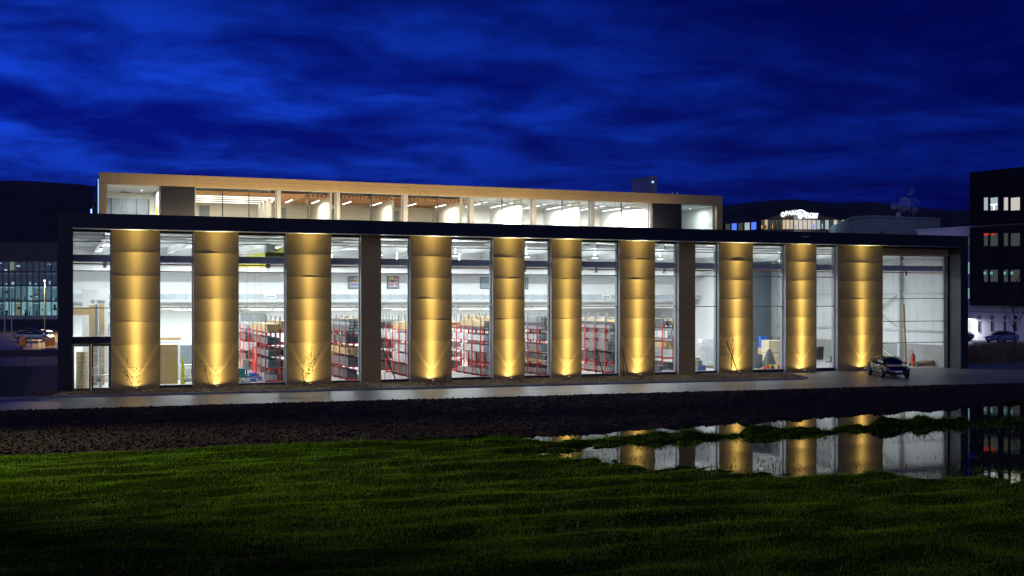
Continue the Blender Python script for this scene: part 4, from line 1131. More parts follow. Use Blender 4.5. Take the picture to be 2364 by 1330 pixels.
clutter(438, 7.5, .6, .5, .9, M_STEELW, 'tool_trolley', 'white tool trolley right of the yellow trestle', 'trolley', 4)
clutter(590, 6.0, .9, .6, .55, M_BLUE, 'blue_press', 'low blue press standing before the red drill', 'machine', 5)
clutter(1620, 5.0, .7, .7, .8, M_DGREY, 'compressor', 'dark compressor low in the tenth window', 'machine', 6)
clutter(1748, 6.0, 1.0, .9, 2.0, M_GREYP, 'machine_cabinet', 'grey machine cabinet at the left of the eleventh window', 'machine', 7)
clutter(1536, 4.3, 1.0, .8, .5, M_PROFD, 'low_stack', 'low dark stack in front of the last rack', 'machine', 8)
for k, (pk, yk, h) in enumerate(((556, 3.6, .5), (580, 4.8, .4), (600, 4.2, .3), (436, 3.4, .5))):
    x = PX(pk, yk); t = thing('offcut_pile', 'heap of pale offcuts on the floor, %s of four from the left' % ['second', 'third', 'last', 'first'][k], 'offcuts', (x, yk, F0), 0, 'offcut heaps on the hall floor')
    for q in range(9):
        a = random.uniform(0, 3.1); l_ = random.uniform(.25, .6); c = Vector((x + random.uniform(-.25, .25), yk + random.uniform(-.2, .3), F0 + .03 + q * h / 10))
        d = Vector((math.cos(a), math.sin(a) * .6, random.uniform(-.1, .25))) * l_ / 2
        MB().bar(c - d + Vector((0, 0, .05)), c + d + Vector((0, 0, .05)), .07, .05).build('offcut', random.choice([M_PROF, M_WOOD, M_WHITE, M_DUCT]), t)
# blue grey roller door under the mezzanine
y = YBACK + 7.7
t = thing('roller_door', 'blue grey roller door with windows under the mezzanine, third window', 'door', (PX(580, y), y, F0))
MB().box(PX(555, y), PX(613, y), y - .1, y - .01, F0, 4.1).build('leaf', M_GREYP, t)
for z in (1.2, 2.1, 3.0): MB().box(PX(558, y), PX(610, y), y - .13, y - .102, z, z + .05).build('rib', M_DUCT, t)
for pk in (552, 613): MB().box(PX(pk, y), PX(pk, y) + .14, y - .18, y - .005, F0, 4.3).build('guide', M_WHITE, t)
y = 14.0
t = thing('long_table', 'pale timber work table in front of the roller door', 'table', (PX(590, y), y, F0))
MB().box(PX(566, y), PX(612, y), y, y + .8, .95, 1.07).build('top', M_WOOD, t)
for pk in (568, 609):
    for yk in (y + .05, y + .65): MB().box(PX(pk, y), PX(pk, y) + .1, yk, yk + .1, F0, .948).build('leg', M_STEELW, t)
# --- tenth window: film wrapped pallet, carton pallet
def lump(name, x, y, w, d, h, m, parent, seed, cone=.0):
    r2 = np.random.default_rng(seed); nu, nv = 18, 9; vs = []
    for j in range(nv):
        s = j / (nv - 1)
        for i in range(nu):
            a = 2 * math.pi * i / nu; ca, sa = math.cos(a), math.sin(a)
            k = (abs(ca) ** 4 + abs(sa) ** 4) ** -.25
            sh = (1 - cone * s) * (1 - .15 * s ** 6) * (1 + .07 * (r2.random() - .5))
            vs.append((x + ca * k * w / 2 * sh, y + sa * k * d / 2 * sh, F0 + .16 + (h - .16) * s * (1 + .04 * (r2.random() - .5))))
    fs = [(j*nu+i, j*nu+(i+1) % nu, (j+1)*nu+(i+1) % nu, (j+1)*nu+i) for j in range(nv-1) for i in range(nu)] + [tuple((nv-1)*nu + i for i in range(nu))]
    return MB().add(vs, fs).build(name, m, parent)
def pallet(t, x, y, w=1.2, d=.9):
    for k in range(3): MB().box(x - w/2, x + w/2, y - d/2 + k * (d - .1) / 2, y - d/2 + .1 + k * (d - .1) / 2, F0, F0 + .09).build('runner', M_WOOD, t)
    for k in range(5): MB().box(x - w/2 + k * (w - .16) / 4, x - w/2 + .16 + k * (w - .16) / 4, y - d/2, y + d/2, F0 + .092, F0 + .115).build('board', M_WOOD, t)
x, y = PX(1630, 8.4), 8.4
t = thing('wrapped_pallet', 'tall pallet load wrapped in clear plastic film, tenth window', 'pallet', (x, y, F0)); pallet(t, x, y, 1.6, 1.1)
lump('film_wrap', x, y, 1.6, 1.1, 2.25, M_FILM, t, 3, .12)
x, y = PX(1612, 5.4) + .1, 6.6
t = thing('carton_pallet', 'low pallet of pink brown cartons before the wrapped load', 'pallet', (x, y, F0)); pallet(t, x, y)
for i in range(3):
    for j in range(3): MB().box(x - .55 + i * .37, x - .2 + i * .37, y - .4, y + .4, F0 + .118 + j * .27, F0 + .38 + j * .27).build('carton', M_CARD if (i + j) % 3 else M_LABEL, t)
# --- eleventh window
x, y = PX(1790, 8.5), 8.5
t = thing('crate_stack', 'two pale wooden crates stacked on a pallet, eleventh window', 'crates', (x, y, F0)); pallet(t, x, y, 2.0, 1.2)
M_CREAM = mat('cream_board', (.62, .54, .38), .7, 0, .1, 2)
for j in range(2):
    c = MB().box(x - .98, x + .98, y - .55, y + .55, F0 + .12 + j * 1.0, F0 + 1.08 + j * 1.0).build('crate', M_CREAM, t)
    for f in (-.9, 0, .9): MB().box(x + f - .05, x + f + .05, y - .58, y - .552, F0 + .13 + j, F0 + 1.07 + j).build('batten', M_WOOD, c)
x, y = PX(1776, 5.6), 5.6
t = thing('covered_machine', 'machine under a grey tarpaulin in the eleventh window', 'machine', (x, y, F0)); pallet(t, x, y)
lump('tarpaulin', x, y, 1.1, .9, 1.5, M_TARP, t, 5, .75)
for k, pk in enumerate((1757, 1764)):
    x = PX(pk, 14); t = thing('blue_drum', 'blue upright container, %s of the pair on a crate' % ('left' if k == 0 else 'right'), 'container', (x, 14, 1.25), 0, 'pair of blue containers')
    MB().tube((x, 14, 1.252), (x, 14, 2.25), .2, .2, 14).build('body', M_BLUE, t)
    MB().box(x - .1, x + .1, 13.78, 13.79, 1.7, 1.95).build('paper_label', M_LABEL, t)
boxthing('low_crate', 'brown crate carrying two blue containers', 'crate', PX(1752, 14), PX(1770, 14), 13.6, 14.5, F0, 1.25, M_CARD, 'crate_body')
x, y = PX(1785, 4.0), 4.0
t = thing('parts_pallet', 'low pallet with loose tools and parts at the eleventh window', 'pallet', (x, y, F0)); pallet(t, x, y, 2.2, .9)
for k in range(12):
    xa = x - 1 + random.random() * 1.8; ya = y - .35 + random.random() * .5; hh_ = random.uniform(.05, .3)
    MB().box(xa, xa + random.uniform(.1, .35), ya, ya + .25, F0 + .118, F0 + .12 + hh_).build('item', random.choice([M_WOOD, M_RED, M_BLACK, M_WHITE, M_DUCT, M_YEL]), t)
# --- twelfth window: wheelie bin, blue can, stool
x, y = PX(1895, 14), 14.0
t = thing('wheelie_bin', 'dark grey wheelie bin by the concrete plinth, twelfth window', 'bin', (x, y, F0))
MB().prism([(x - .26, F0 + .08), (x + .26, F0 + .08), (x + .32, 1.2), (x - .32, 1.2)], y, y + .6).build('body', M_BLACK, t)
MB().box(x - .35, x + .35, y - .04, y + .66, 1.202, 1.28).build('lid', M_DGREY, t)
for s in (-.22, .22): MB().tube((x + s - .03, y + .6, F0 + .1), (x + s + .03, y + .6, F0 + .1), .1, n=10).build('wheel', M_BLACK, t)
x, y = PX(1921, 5), 5.0
t = thing('low_chair', 'low dark chair at the right of the twelfth window', 'chair', (x, y, F0))
MB().box(x - .25, x + .25, y, y + .5, .42, .48).build('seat', M_BLACK, t)
MB().box(x + .2, x + .25, y, y + .5, .482, .9).build('backrest', M_BLACK, t)
for sx in (-.22, .22):
    for sy_ in (.03, .45): MB().tube((x + sx, y + sy_, F0), (x + sx, y + sy_, .418), .02, n=6).build('leg', M_DUCT, t)
# --- last bay: leaning pole, fire extinguisher trolley, cardboard heap
x0_, y0_ = PX(2092, 4.5), 4.5
t = thing('leaning_plank', 'long yellow plank leaning beside the right wall bracing', 'plank', (x0_, y0_, F0))
MB().bar((x0_, y0_, F0 + .06), (x0_ + .6, y0_ + 1.0, 5.0), .16, .05).build('plank', mat('yellow_plank', (.52, .36, .06), .6, 0, .1, 3), t)
x, y = PX(2108, 3.6), 3.6
t = thing('extinguisher_trolley', 'red fire extinguisher trolley inside the last bay', 'extinguisher', (x, y, F0))
MB().tube((x, y, F0 + .15), (x, y, .95), .17, .17, 14).build('cylinder', M_RED, t)
MB().tube((x, y, .952), (x, y, 1.12), .09, .05, 10).build('valve', M_BLACK, t)
MB().bar((x - .14, y + .2, F0 + .1), (x - .14, y + .2, 1.3), .03).bar((x + .14, y + .2, F0 + .1), (x + .14, y + .2, 1.3), .03).bar((x - .14, y + .2, 1.3), (x + .14, y + .2, 1.3), .03).build('frame', M_RED, t)
for s in (-.2, .2): MB().tube((x + s - .03, y + .12, F0 + .14), (x + s + .03, y + .12, F0 + .14), .14, n=12).build('wheel', M_BLACK, t)
x, y = PX(2140, 3.2), 3.2
t = thing('board_heap', 'heap of cardboard and boards on the floor of the last bay', 'boards', (x, y, F0))
for k in range(7):
    a = random.uniform(-.25, .25)
    c = Vector((x + random.uniform(-.6, .6), y + random.uniform(-.2, .5), F0 + .06 + k * .065)); d = Vector((math.cos(a), math.sin(a), random.uniform(.0, .12))) * random.uniform(.5, .95)
    MB().bar(c - d, c + d, .45, .05).build('board', random.choice([M_CARD, M_WOOD, M_CARD, M_PROFD]), t)

# ================================================================== OUTSIDE: cars, shrubs, neighbours
def paint(name, c):
    m = mat(name, c, 0.22, 0.2, 0.04, 2); m.node_tree.nodes['Principled BSDF'].inputs['Coat Weight'].default_value = 0.7
    m.node_tree.nodes['Principled BSDF'].inputs['Coat Roughness'].default_value = 0.05
    return m
M_CGLASS = mat('car_glass', (0.01, 0.012, 0.014), 0.06, 0, 0.05, 2, spec=0.8)
M_TYRE = mat('tyre', (0.012, 0.012, 0.012), 0.8, 0, 0.1, 8)
M_RIM = mat('alloy_rim', (0.55, 0.56, 0.58), 0.3, 0.8, 0.05, 3)
def loft(rows, close=True):
    m = MB(); n = len(rows[0]); vs = [p for r_ in rows for p in r_]
    fs = [(j*n+i, j*n+(i+1) % n, (j+1)*n+(i+1) % n, (j+1)*n+i) for j in range(len(rows)-1) for i in range(n if close else n-1)]
    if close: fs += [tuple(range(n))[::-1], tuple((len(rows)-1)*n + i for i in range(n))]
    return m.add(vs, fs)
def car(label, loc, rz, pm, lamps=None, group=None):
    t = thing('parked_car', label, 'car', loc, rz, group, local=True)
    rows = []
    for x, w, zb, zs, zt in ((-2.36, .62, .42, .74, .78), (-2.28, .78, .28, .88, .93), (-2.0, .88, .22, .95, 1.02), (-1.4, .925, .2, .97, 1.04), (-.6, .93, .18, .93, .95), (.5, .93, .18, .90, .92), (1.0, .93, .18, .88, .95), (1.5, .925, .2, .84, .90), (1.95, .89, .2, .76, .80), (2.2, .80, .22, .66, .69), (2.34, .62, .30, .54, .56)):
        half = [(w * .55, zb), (w * .93, zb + .06), (w, zb + .22), (w * .985, zs - .14), (w * .95, zs - .03), (w * .80, zs + .25 * (zt - zs)), (w * .42, zt)]
        rows.append([(x, y, z) for y, z in half] + [(x, -y, z) for y, z in half[::-1]])
    bo = loft(rows).build('body', pm, t, smooth=True); fixn(bo)
    k = bo.modifiers.new('smooth', 'SUBSURF'); k.levels = 1; k.render_levels = 1
    rows = []
    for x, wb, zb, wt, zt in ((-2.0, .70, .98, .60, 1.0), (-1.55, .80, .98, .60, 1.17), (-.95, .83, .93, .60, 1.36), (-.3, .84, .90, .59, 1.44), (.25, .84, .88, .58, 1.42), (.7, .83, .88, .58, 1.24), (1.2, .78, .88, .62, .93)):
        half = [(wb, zb), (wb * .96, zb + (zt - zb) * .45), (wt + .03, zt - .035), (wt * .6, zt)]
        rows.append([(x, y, z) for y, z in half] + [(x, -y, z) for y, z in half[::-1]])
    gh = loft(rows).build('windows', M_CGLASS, t, smooth=True); fixn(gh)
    k = gh.modifiers.new('smooth', 'SUBSURF'); k.levels = 1; k.render_levels = 1
    for s in (-1, 1):
        m = MB()
        pts = [(-1.95, .71, 1.0), (-1.5, .67, 1.185), (-.95, .655, 1.345), (-.3, .645, 1.42), (.25, .635, 1.40), (.72, .64, 1.21), (1.18, .72, .93)]
        for a, b_ in zip(pts[:-1], pts[1:]): m.tube((a[0], s * a[1], a[2]), (b_[0], s * b_[1], b_[2]), .028, n=6)
        m.build('roof_pillar', pm, t)
        MB().box(-.34, -.27, s * .80, s * .85, .92, 1.30).build('door_pillar', pm, t)
        MB().cbox((.72, s * .98, .97), (.14, .2, .12)).build('mirror', pm, t)
        for xh in (-.75, .25): MB().cbox((xh, s * .935, .80), (.18, .02, .03)).build('door_handle', M_RIM, t)
        MB().prism([(2.30, .58), (2.06, .66), (1.80, .74), (1.98, .73), (2.26, .64)], s * .60, s * .86).build('headlight', lamps or M_RIM, t)
        MB().cbox((-2.31, s * .62, .80), (.06, .3, .09)).build('tail_light', mat('tail_red', (.35, .01, .01), .3), t)
        for xw in (-1.42, 1.46):
            MB().tube((xw, s * .86, .335), (xw, s * .915, .335), .385, n=22).build('wheel_arch', M_BLACK, t)
            wh = MB().tube((xw, s * .74, .335), (xw, s * .945, .335), .335, n=22).build('wheel', M_TYRE, t)
            rm = MB().tube((xw, s * .946, .335), (xw, s * .955, .335), .235, .22, n=20)
            rm.build('rim', M_DGREY, wh)
            sp_ = MB()
            for q in range(7):
                a = 2 * math.pi * q / 7
                sp_.bar((xw, s * .962, .335), (xw + .22 * math.cos(a), s * .962, .335 + .22 * math.sin(a)), .05, .012)
            for q in range(16):
                a, b_ = 2 * math.pi * q / 16, 2 * math.pi * (q + 1) / 16
                sp_.bar((xw + .225 * math.cos(a), s * .962, .335 + .225 * math.sin(a)), (xw + .225 * math.cos(b_), s * .962, .335 + .225 * math.sin(b_)), .012, .03)
            sp_.build('spokes', M_RIM, wh)
    MB().box(2.315, 2.345, -.55, .55, .28, .40).build('front_grille', M_BLACK, t)
    MB().box(2.346, 2.352, -.26, .26, .41, .52).build('number_plate', M_LABEL, t)
    return t
PB = paint('black_car_paint', (.006, .006, .007))
car('black saloon car parked in front of the right end of the hall', (53.95 + .35, -4.75, .012), math.atan2(-.925, -.38), PB)
# ---- bare shrubs and young trees in the bed
M_TWIG = mat('bare_twig', (.055, .04, .028), .85, 0, .25, 6)
M_STAKE = mat('stake_wood', (.06, .045, .03), .8, 0, .2, 5)
M_LEAFB = mat('withered_leaf', (.10, .07, .03), .8, 0, .3, 4)
def twig_tree(name, label, cat, x, y, z, h, spread, seed, trunk=True, n0=7, leaves=0, group=None, r0=None):
    r2 = random.Random(seed)
    t = thing(name, label, cat, (x, y, z), 0, group)
    tr, br, lf = MB(), MB(), MB()
    def grow(p, d, L, r, lev):
        q = p
        for s in range(3):
            e = q + d * (L / 3); br.tube(q, e, r * (1 - s * .22), r * (1 - (s + 1) * .22), n=4, caps=False)
            d = (d + Vector((r2.uniform(-.15, .15), r2.uniform(-.15, .15), r2.uniform(.0, .16)))).normalized(); q = e
            if lev < 2:
                for _ in range(2 if lev == 0 else 1):
                    nd = (d + Vector((r2.uniform(-.8, .8), r2.uniform(-.8, .8), r2.uniform(-.1, .5)))).normalized()
                    grow(q, nd, L * r2.uniform(.35, .6), r * .55, lev + 1)
            if leaves and r2.random() < leaves:
                c = q + Vector((r2.uniform(-.04, .04), 0, r2.uniform(-.04, .04)))
                lf.add([c + Vector((-.035, 0, 0)), c + Vector((0, .02, -.05)), c + Vector((.035, 0, .0)), c + Vector((0, -.02, .05))], [(0, 1, 2, 3)])
    if trunk:
        r = r0 or h * .011; p = Vector((x, y, z - .05)); ns = 8
        for s in range(ns):
            e = p + Vector((r2.uniform(-.02, .02) * h, r2.uniform(-.02, .02) * h, h / ns))
            tr.tube(p, e, r * (1 - s / ns * .85), r * (1 - (s + 1) / ns * .85), n=6, caps=False); p = e
            if s >= 2:
                for _ in range(2 + (s > 4)):
                    a = r2.uniform(0, 6.28)
                    grow(p, Vector((math.cos(a) * spread, math.sin(a) * spread, r2.uniform(.5, 1.1))).normalized(), h * .30 * (1.15 - s / ns * .7), r * .35, 0 if h > 3 else 1)
        tr.build('trunk', M_TWIG, t)
    else:
        for k in range(n0):
            a = r2.uniform(0, 6.28)
            grow(Vector((x + r2.uniform(-.06, .06), y + r2.uniform(-.06, .06), z - .03)), Vector((math.cos(a) * spread, math.sin(a) * spread, 1)).normalized(), h * r2.uniform(.7, 1.05), .011, 1)
    br.build('branches', M_TWIG, t)
    if lf.v: lf.build('withered_leaves', M_LEAFB, t)
    return t
def gz_at(px, Y): return float(bed_z(np.array([PX(px, Y)]), np.array([Y]))[0])
SHR = [('bare_shrub', 'small bare shrub at the foot of the leftmost gold column', 312, -.1, 1.35, .45, 0, .35), ('bare_shrub', 'thin bare shrub before the second gold column', 488, -.1, 1.5, .35, 0, .05),
       ('bare_shrub', 'bare shrub with seed heads before the third gold column', 702, -.1, 1.75, .4, 0, .6), ('bare_shrub', 'thin shrub right of the fourth lit gold column', 1026, -.1, 1.4, .35, 0, .0),
       ('bare_shrub', 'low forked shrub in front of the sixth window', 1112, -.2, 1.4, .5, 0, 0), ('bare_shrub', 'tiny shrub in front of the seventh window', 1220, -.2, .8, .5, 0, 0),
       ('bare_shrub', 'thin shrub at the right edge of the seventh lit column', 1502, -.1, 1.5, .35, 0, 0),
       ('young_tree', 'bare young tree with a stake before the fifth window', 888, -.3, 1.7, .7, 1, 0), ('young_tree', 'largest bare young tree before the eighth window', 1378, -.9, 2.9, .55, 1, 0),
       ('young_tree', 'bare young tree with a stake left of the seventh lit column', 1440, -.7, 2.5, .5, 1, 0), ('young_tree', 'bare young tree with a stake before the eighth lit column', 1686, -.8, 2.7, .5, 1, 0),
       ('bare_shrub', 'tall bare stems against the dark left corner post', 152, -.6, 2.6, .12, 0, 0)]
for k, (nm, lb, px, Y, h, sp_, tk, lv) in enumerate(SHR):
    twig_tree(nm, lb, 'shrub' if nm == 'bare_shrub' else 'tree', PX(px, Y), Y, gz_at(px, Y), h, sp_, 100 + k, bool(tk), 6, lv)
for lb, pa, pb, Y, ht in (('before the fifth window', 918, 886, -.9, 2.1), ('before the eighth window', 1396, 1376, -1.1, 1.9), ('left of the seventh lit column', 1453, 1434, -1.1, 2.1), ('before the eighth lit column', 1706, 1677, -1.1, 2.3)):
    z = gz_at(pa, Y); t = thing('support_stake', 'slanting wooden stake beside the young tree ' + lb, 'stake', (PX(pa, Y), Y, z))
    MB().tube((PX(pa, Y), Y, z - .1), (PX(pb, Y + .4), Y + .4, z + ht), .035, .03, n=7).build('pole', M_STAKE, t)
    MB().tube((PX(pb, Y + .4) - .12, Y + .42, z + ht * .82), (PX(pb, Y + .4) + .18, Y + .42, z + ht * .84), .015, n=5).build('tie', M_BLACK, t)
# ---- right: reeds, bare tree, neighbours
n = 15000
x = 68.5 + rng.random(n) * 34; y = 5.5 + rng.random(n) ** 1.3 * 16
k = y > 4.5 + (x - 68) * 0.05; x, y = x[k], y[k]
tag(blades('reed_bed', np.stack([x, y, np.full(len(x), -.03)], -1), .7 + .9 * rng.random(len(x)), np.full(len(x), .022), M_REED, .3), 'tall dry brown grasses beside the yard on the right')
n = 5200
x = -26 + rng.random(n) * 22.6; y = 2 + rng.random(n) * 24
k = (x < -4.2 - .0 * y) & (rng.random(n) < .75); x, y = x[k], y[k]
tag(blades('dry_grasses', np.stack([x, y, np.full(len(x), -.03)], -1), .8 + 1.7 * rng.random(len(x)), np.full(len(x), .03), M_REED, .25), 'tall dark dry grasses at the left edge of the lawn')
p = GP(2345, 840)
twig_tree('bare_tree', 'bare slender tree standing in the dry grasses on the right', 'tree', p.x, p.y, 0, 6.3, .45, 5, True, r0=.07)
twig_tree('bare_tree', 'small bare tree on the lawn left of the hall', 'tree', FP(58, 92).x, FP(58, 92).y, 0, 3.3, .7, 6, True)
twig_tree('bare_tree', 'rounded bare tree by the street left of the hall', 'tree', FP(62, 150).x, FP(62, 150).y, 0, 4.4, 1.0, 8, True)
M_WB = mat('pale_render_wall', (.78, .78, .80), .8, 0, .06, .3)
M_DB = mat('dark_metal_cladding', (.012, .013, .016), .5, .2, .2, .5)
def lit(name, c, s): return glow_mat(name, c, s)
W_COOL, W_DIM, W_TEAL, W_RED = lit('lit_cool', (.75, .92, 1.), .5), lit('lit_dim', (.45, .55, .50), .10), lit('lit_teal', (.35, .8, .8), .45), lit('lit_red', (1, .05, .02), .6)
W_WARM, W_PALE, W_BLUE = lit('lit_warm', (1., .72, .42), .6), lit('lit_pale', (1., .93, .85), .6), lit('lit_blue', (.08, .2, 1.), 1.2)
W_ORG = lit('lit_orange', (1., .38, .10), .9)
# wall line runs away from the camera: origin corner, direction along the wall (towards the camera)
DC = FP(2254, 152.0); DD = Vector((.173, -.985, 0)).normalized(); DN = Vector((-.985, -.173, 0)).normalized()   # outward normal to the west
ang = math.atan2(DD.y, DD.x)
def wall_s(px):          # distance along the wall for a photo column
    d = ray(px); a = np.array([[DD.x, -d.x], [DD.y, -d.y]]); b_ = np.array([CAM.x - DC.x, CAM.y - DC.y])
    return float(np.linalg.solve(a, b_)[0]), float(np.linalg.solve(a, b_)[1])
# local frame: x along the wall towards the camera, y to the outside (west), z up
wb = thing('white_office_building', 'pale rendered office building behind the right end of the hall', 'building', (DC.x, DC.y, 0), ang, None, True)
OUT = -1.0               # in the rotated frame the outside is local -y
s0 = wall_s(2118)[0]
MB().box(s0, 40, 0, 18, 0, 15.1).build('wall', M_WB, wb)
MB().box(s0 - .1, 40.1, -.12, 18.1, 15.101, 15.3).build('roof_edge', M_WB, wb)
def win_l(parent, pa, pb, ya, yb, out, m, name='window', fr=M_MULL):
    (sa, da), (sb, db) = wall_s(pa), wall_s(pb)
    if sa > sb: sa, sb, da, db = sb, sa, db, da
    za, zb = DZ(yb, (da + db) / 2), DZ(ya, (da + db) / 2)
    w = MB().box(sa, sb, -out - .06, -out - .003, za, zb).build(name, fr, parent)
    e = min(.08, (sb - sa) * .12)
    MB().box(sa + e, sb - e, -out - .075, -out - .062, za + .08, zb - .08).build('pane', m, w)
    return w
for ya, yb, m in ((546, 569, W_DIM), (604, 634, W_TEAL), (664, 691, W_TEAL)):
    win_l(wb, 2228, 2240, ya, yb, 0, m); win_l(wb, 2243, 2252.5, ya, yb, 0, m)
for pk in (2261, 2290.5, 2320.5, 2345):
    win_l(wb, pk - 3.3, pk + 3.3, 729, 737.5, 0, M_GLASSD if pk == 2345 else W_DIM if pk < 2262 else M_GREYP, 'upper_light'); win_l(wb, pk - 3.3, pk + 3.3, 740, 767, 0, M_MULL, 'tall_window', M_WHITE)
MB().box(-9, 39, -.05, -.003, DZ(721, 152), DZ(719, 152)).build('string_course', M_GREYP, wb)
db_ = thing('dark_office_block', 'black clad office block with lit windows at the right edge', 'building', (DC.x, DC.y, 0), ang, None, True)
zb0, zt0 = DZ(705, 152), DZ(400, 152)
MB().box(0, 38, -1.4, -.2, zb0, 15.0).box(0, 38, -1.4, 16, 15.4, zt0).build('cladding', M_DB, db_)
for k in range(36):
    MB().box(.4 + k * 1.05, .43 + k * 1.05, -1.43, -1.402, zb0 + .1, zt0 - .1).build('cladding_joint', M_DB, db_)
for ri, (ya, yb) in enumerate(((456, 488), (538, 570), (622, 652))):
    for gi, (pa, pb) in enumerate(((2287, 2298), (2302, 2321), (2333, 2344.5), (2349, 2372))):
        m = [[W_COOL, W_COOL, W_PALE, W_PALE], [W_DIM, W_DIM, W_DIM, W_DIM], [W_DIM, W_DIM, W_DIM, W_DIM]][ri][gi]
        w = win_l(db_, pa, pb, ya, yb, 1.4, m)
        if ri == 0 and gi == 1:
            s_, d_ = wall_s(2311); MB().box(s_ - .12, s_ + .12, -1.49, -1.48, DZ(486, d_), DZ(474, d_)).box(s_ - .5, s_ + .5, -1.49, -1.48, DZ(475, d_), DZ(472, d_)).build('desk_lamp', lit('lit_white', (1, 1, 1), 1.6), w)
        if ri == 1 and gi < 2:
            for q in range(3 - gi):
                s_, d_ = wall_s(pa + 2.5 + q * 4.2 + gi * 2); MB().box(s_ - .12, s_ + .12, -1.49, -1.48, DZ(544, d_), DZ(540, d_)).build('red_lamp', W_RED, w)
        if ri == 2:
            s_, d_ = wall_s(pa + 3); MB().box(s_ - .15, s_ + .2, -1.49, -1.48, DZ(634, d_), DZ(628, d_)).build('bright_patch', W_TEAL, w)
s_, d_ = wall_s(2238)
en = thing('entrance_canopy', 'lit entrance with small canopy at the pale office building', 'entrance', (DC.x, DC.y, 0), ang, None, True)
MB().box(s_ - 1.6, s_ + .6, -1.6, -.05, 3.0, 3.14).build('canopy', M_DGREY, en)
MB().box(s_ - 1.3, s_ + .3, -.12, -.01, .02, 2.7).build('lit_door', lit('lit_door_glow', (.95, .97, 1.), .9), en)
MB().box(s_ - 1.2, s_ + .2, -1.2, -.9, 2.96, 2.998).build('lamp_lens', M_LENS, en)
light('canopy_light', 'AREA', (s_ - .5, -1.05, 2.93), 420.0, (.85, .88, 1.0), en, shape='RECTANGLE', size=1.4, size_y=.3)
# parked cars on the right
c = GP(2246, 788); car('dark blue car parked at the pale office building, half hidden by the hall', (c.x, c.y + 3, .0), ang + math.pi, paint('blue_car_paint', (.02, .03, .12)), None)
c = GP(2356, 792); car('light blue car parked behind the bare tree at the right edge', (c.x + .5, c.y + 3.5, .0), R(185), paint('pale_blue_car_paint', (.10, .14, .38)), None)
# ---- grey plant building with chimneys and steam
D = 165.0
a, b_ = FP(2015, D), FP(2170, D + 6); z1 = DZ(501, D)
gb = thing('grey_plant_building', 'plain grey box building with two chimneys behind the hall roof', 'building', (a.x, a.y, 0))
dv = (b_ - a).normalized(); nv_ = Vector((-dv.y, dv.x, 0))
e = FP(1968, D + 3)
MB().prism([(a.x, a.y), (b_.x, b_.y), (b_.x + nv_.x * 24, b_.y + nv_.y * 24), (e.x, e.y)], 0, z1, 'z').build('walls', mat('grey_render', (.20, .24, .24), .8, 0, .05, .2), gb)
MB().prism([(a.x - .1, a.y - .15), (b_.x + .1, b_.y - .15), (b_.x + nv_.x * 24 + .1, b_.y + nv_.y * 24), (e.x - .2, e.y)], z1 + .002, z1 + .25, 'z').build('roof_edge', mat('grey_edge', (.25, .26, .30), .7), gb)
q = FP(2036, D + .2); MB().prism([(q.x - .3, q.y - .12), (q.x + .25, q.y - .14), (q.x + .25, q.y + .3), (q.x - .3, q.y + .3)], DZ(535, D), DZ(524, D), 'z').build('vent_window', M_DUCT, gb)
for k, px in enumerate((2071.5, 2077)):
    q = FP(px, D + 8); MB().tube((q.x, q.y, z1), (q.x, q.y, DZ(491, D + 8)), .16, n=10).build('chimney', M_TRIM, gb)
sm = bpy.data.materials.new('steam'); sm.use_nodes = True; nt = sm.node_tree; nt.nodes.clear()
vo = nt.nodes.new('ShaderNodeVolumePrincipled'); vo.inputs['Color'].default_value = (.98, .98, 1, 1); vo.inputs['Anisotropy'].default_value = .2
co_ = nt.nodes.new('ShaderNodeTexCoord'); no_ = nt.nodes.new('ShaderNodeTexNoise'); no_.inputs['Scale'].default_value = .9; no_.inputs['Detail'].default_value = 4
rm_ = nt.nodes.new('ShaderNodeMapRange'); rm_.inputs[1].default_value = .40; rm_.inputs[2].default_value = .68; rm_.inputs[4].default_value = 1.3
nt.links.new(co_.outputs['Object'], no_.inputs['Vector']); nt.links.new(no_.outputs[0], rm_.inputs[0]); nt.links.new(rm_.outputs[0], vo.inputs['Density'])
oo = nt.nodes.new('ShaderNodeOutputMaterial'); nt.links.new(vo.outputs[0], oo.inputs['Volume'])
P_, S_ = [], []
r5 = random.Random(2)
for px, py, r_ in ((2076, 486, .4), (2078, 478, .6), (2082, 471, .75), (2087, 465, .75), (2092, 468, .6), (2094, 476, .5), (2107, 462, .4), (2112, 470, .45), (2118, 480, .5), (2108, 487, .35), (2100, 447, .35), (2103, 440, .3)):
    for _ in range(7):
        q = FP(px + r5.gauss(0, 4), D + 8 + r5.gauss(0, .4)); P_.append((q.x, q.y, DZ(py + r5.gauss(0, 4), D + 8))); S_.append(r_ * r5.uniform(.4, .9))
st = lumps('steam_plume', np.array(P_), np.array(S_) * 1.25, sm, 1.0); tag(st, 'pale steam drifting from the chimneys of the grey building')
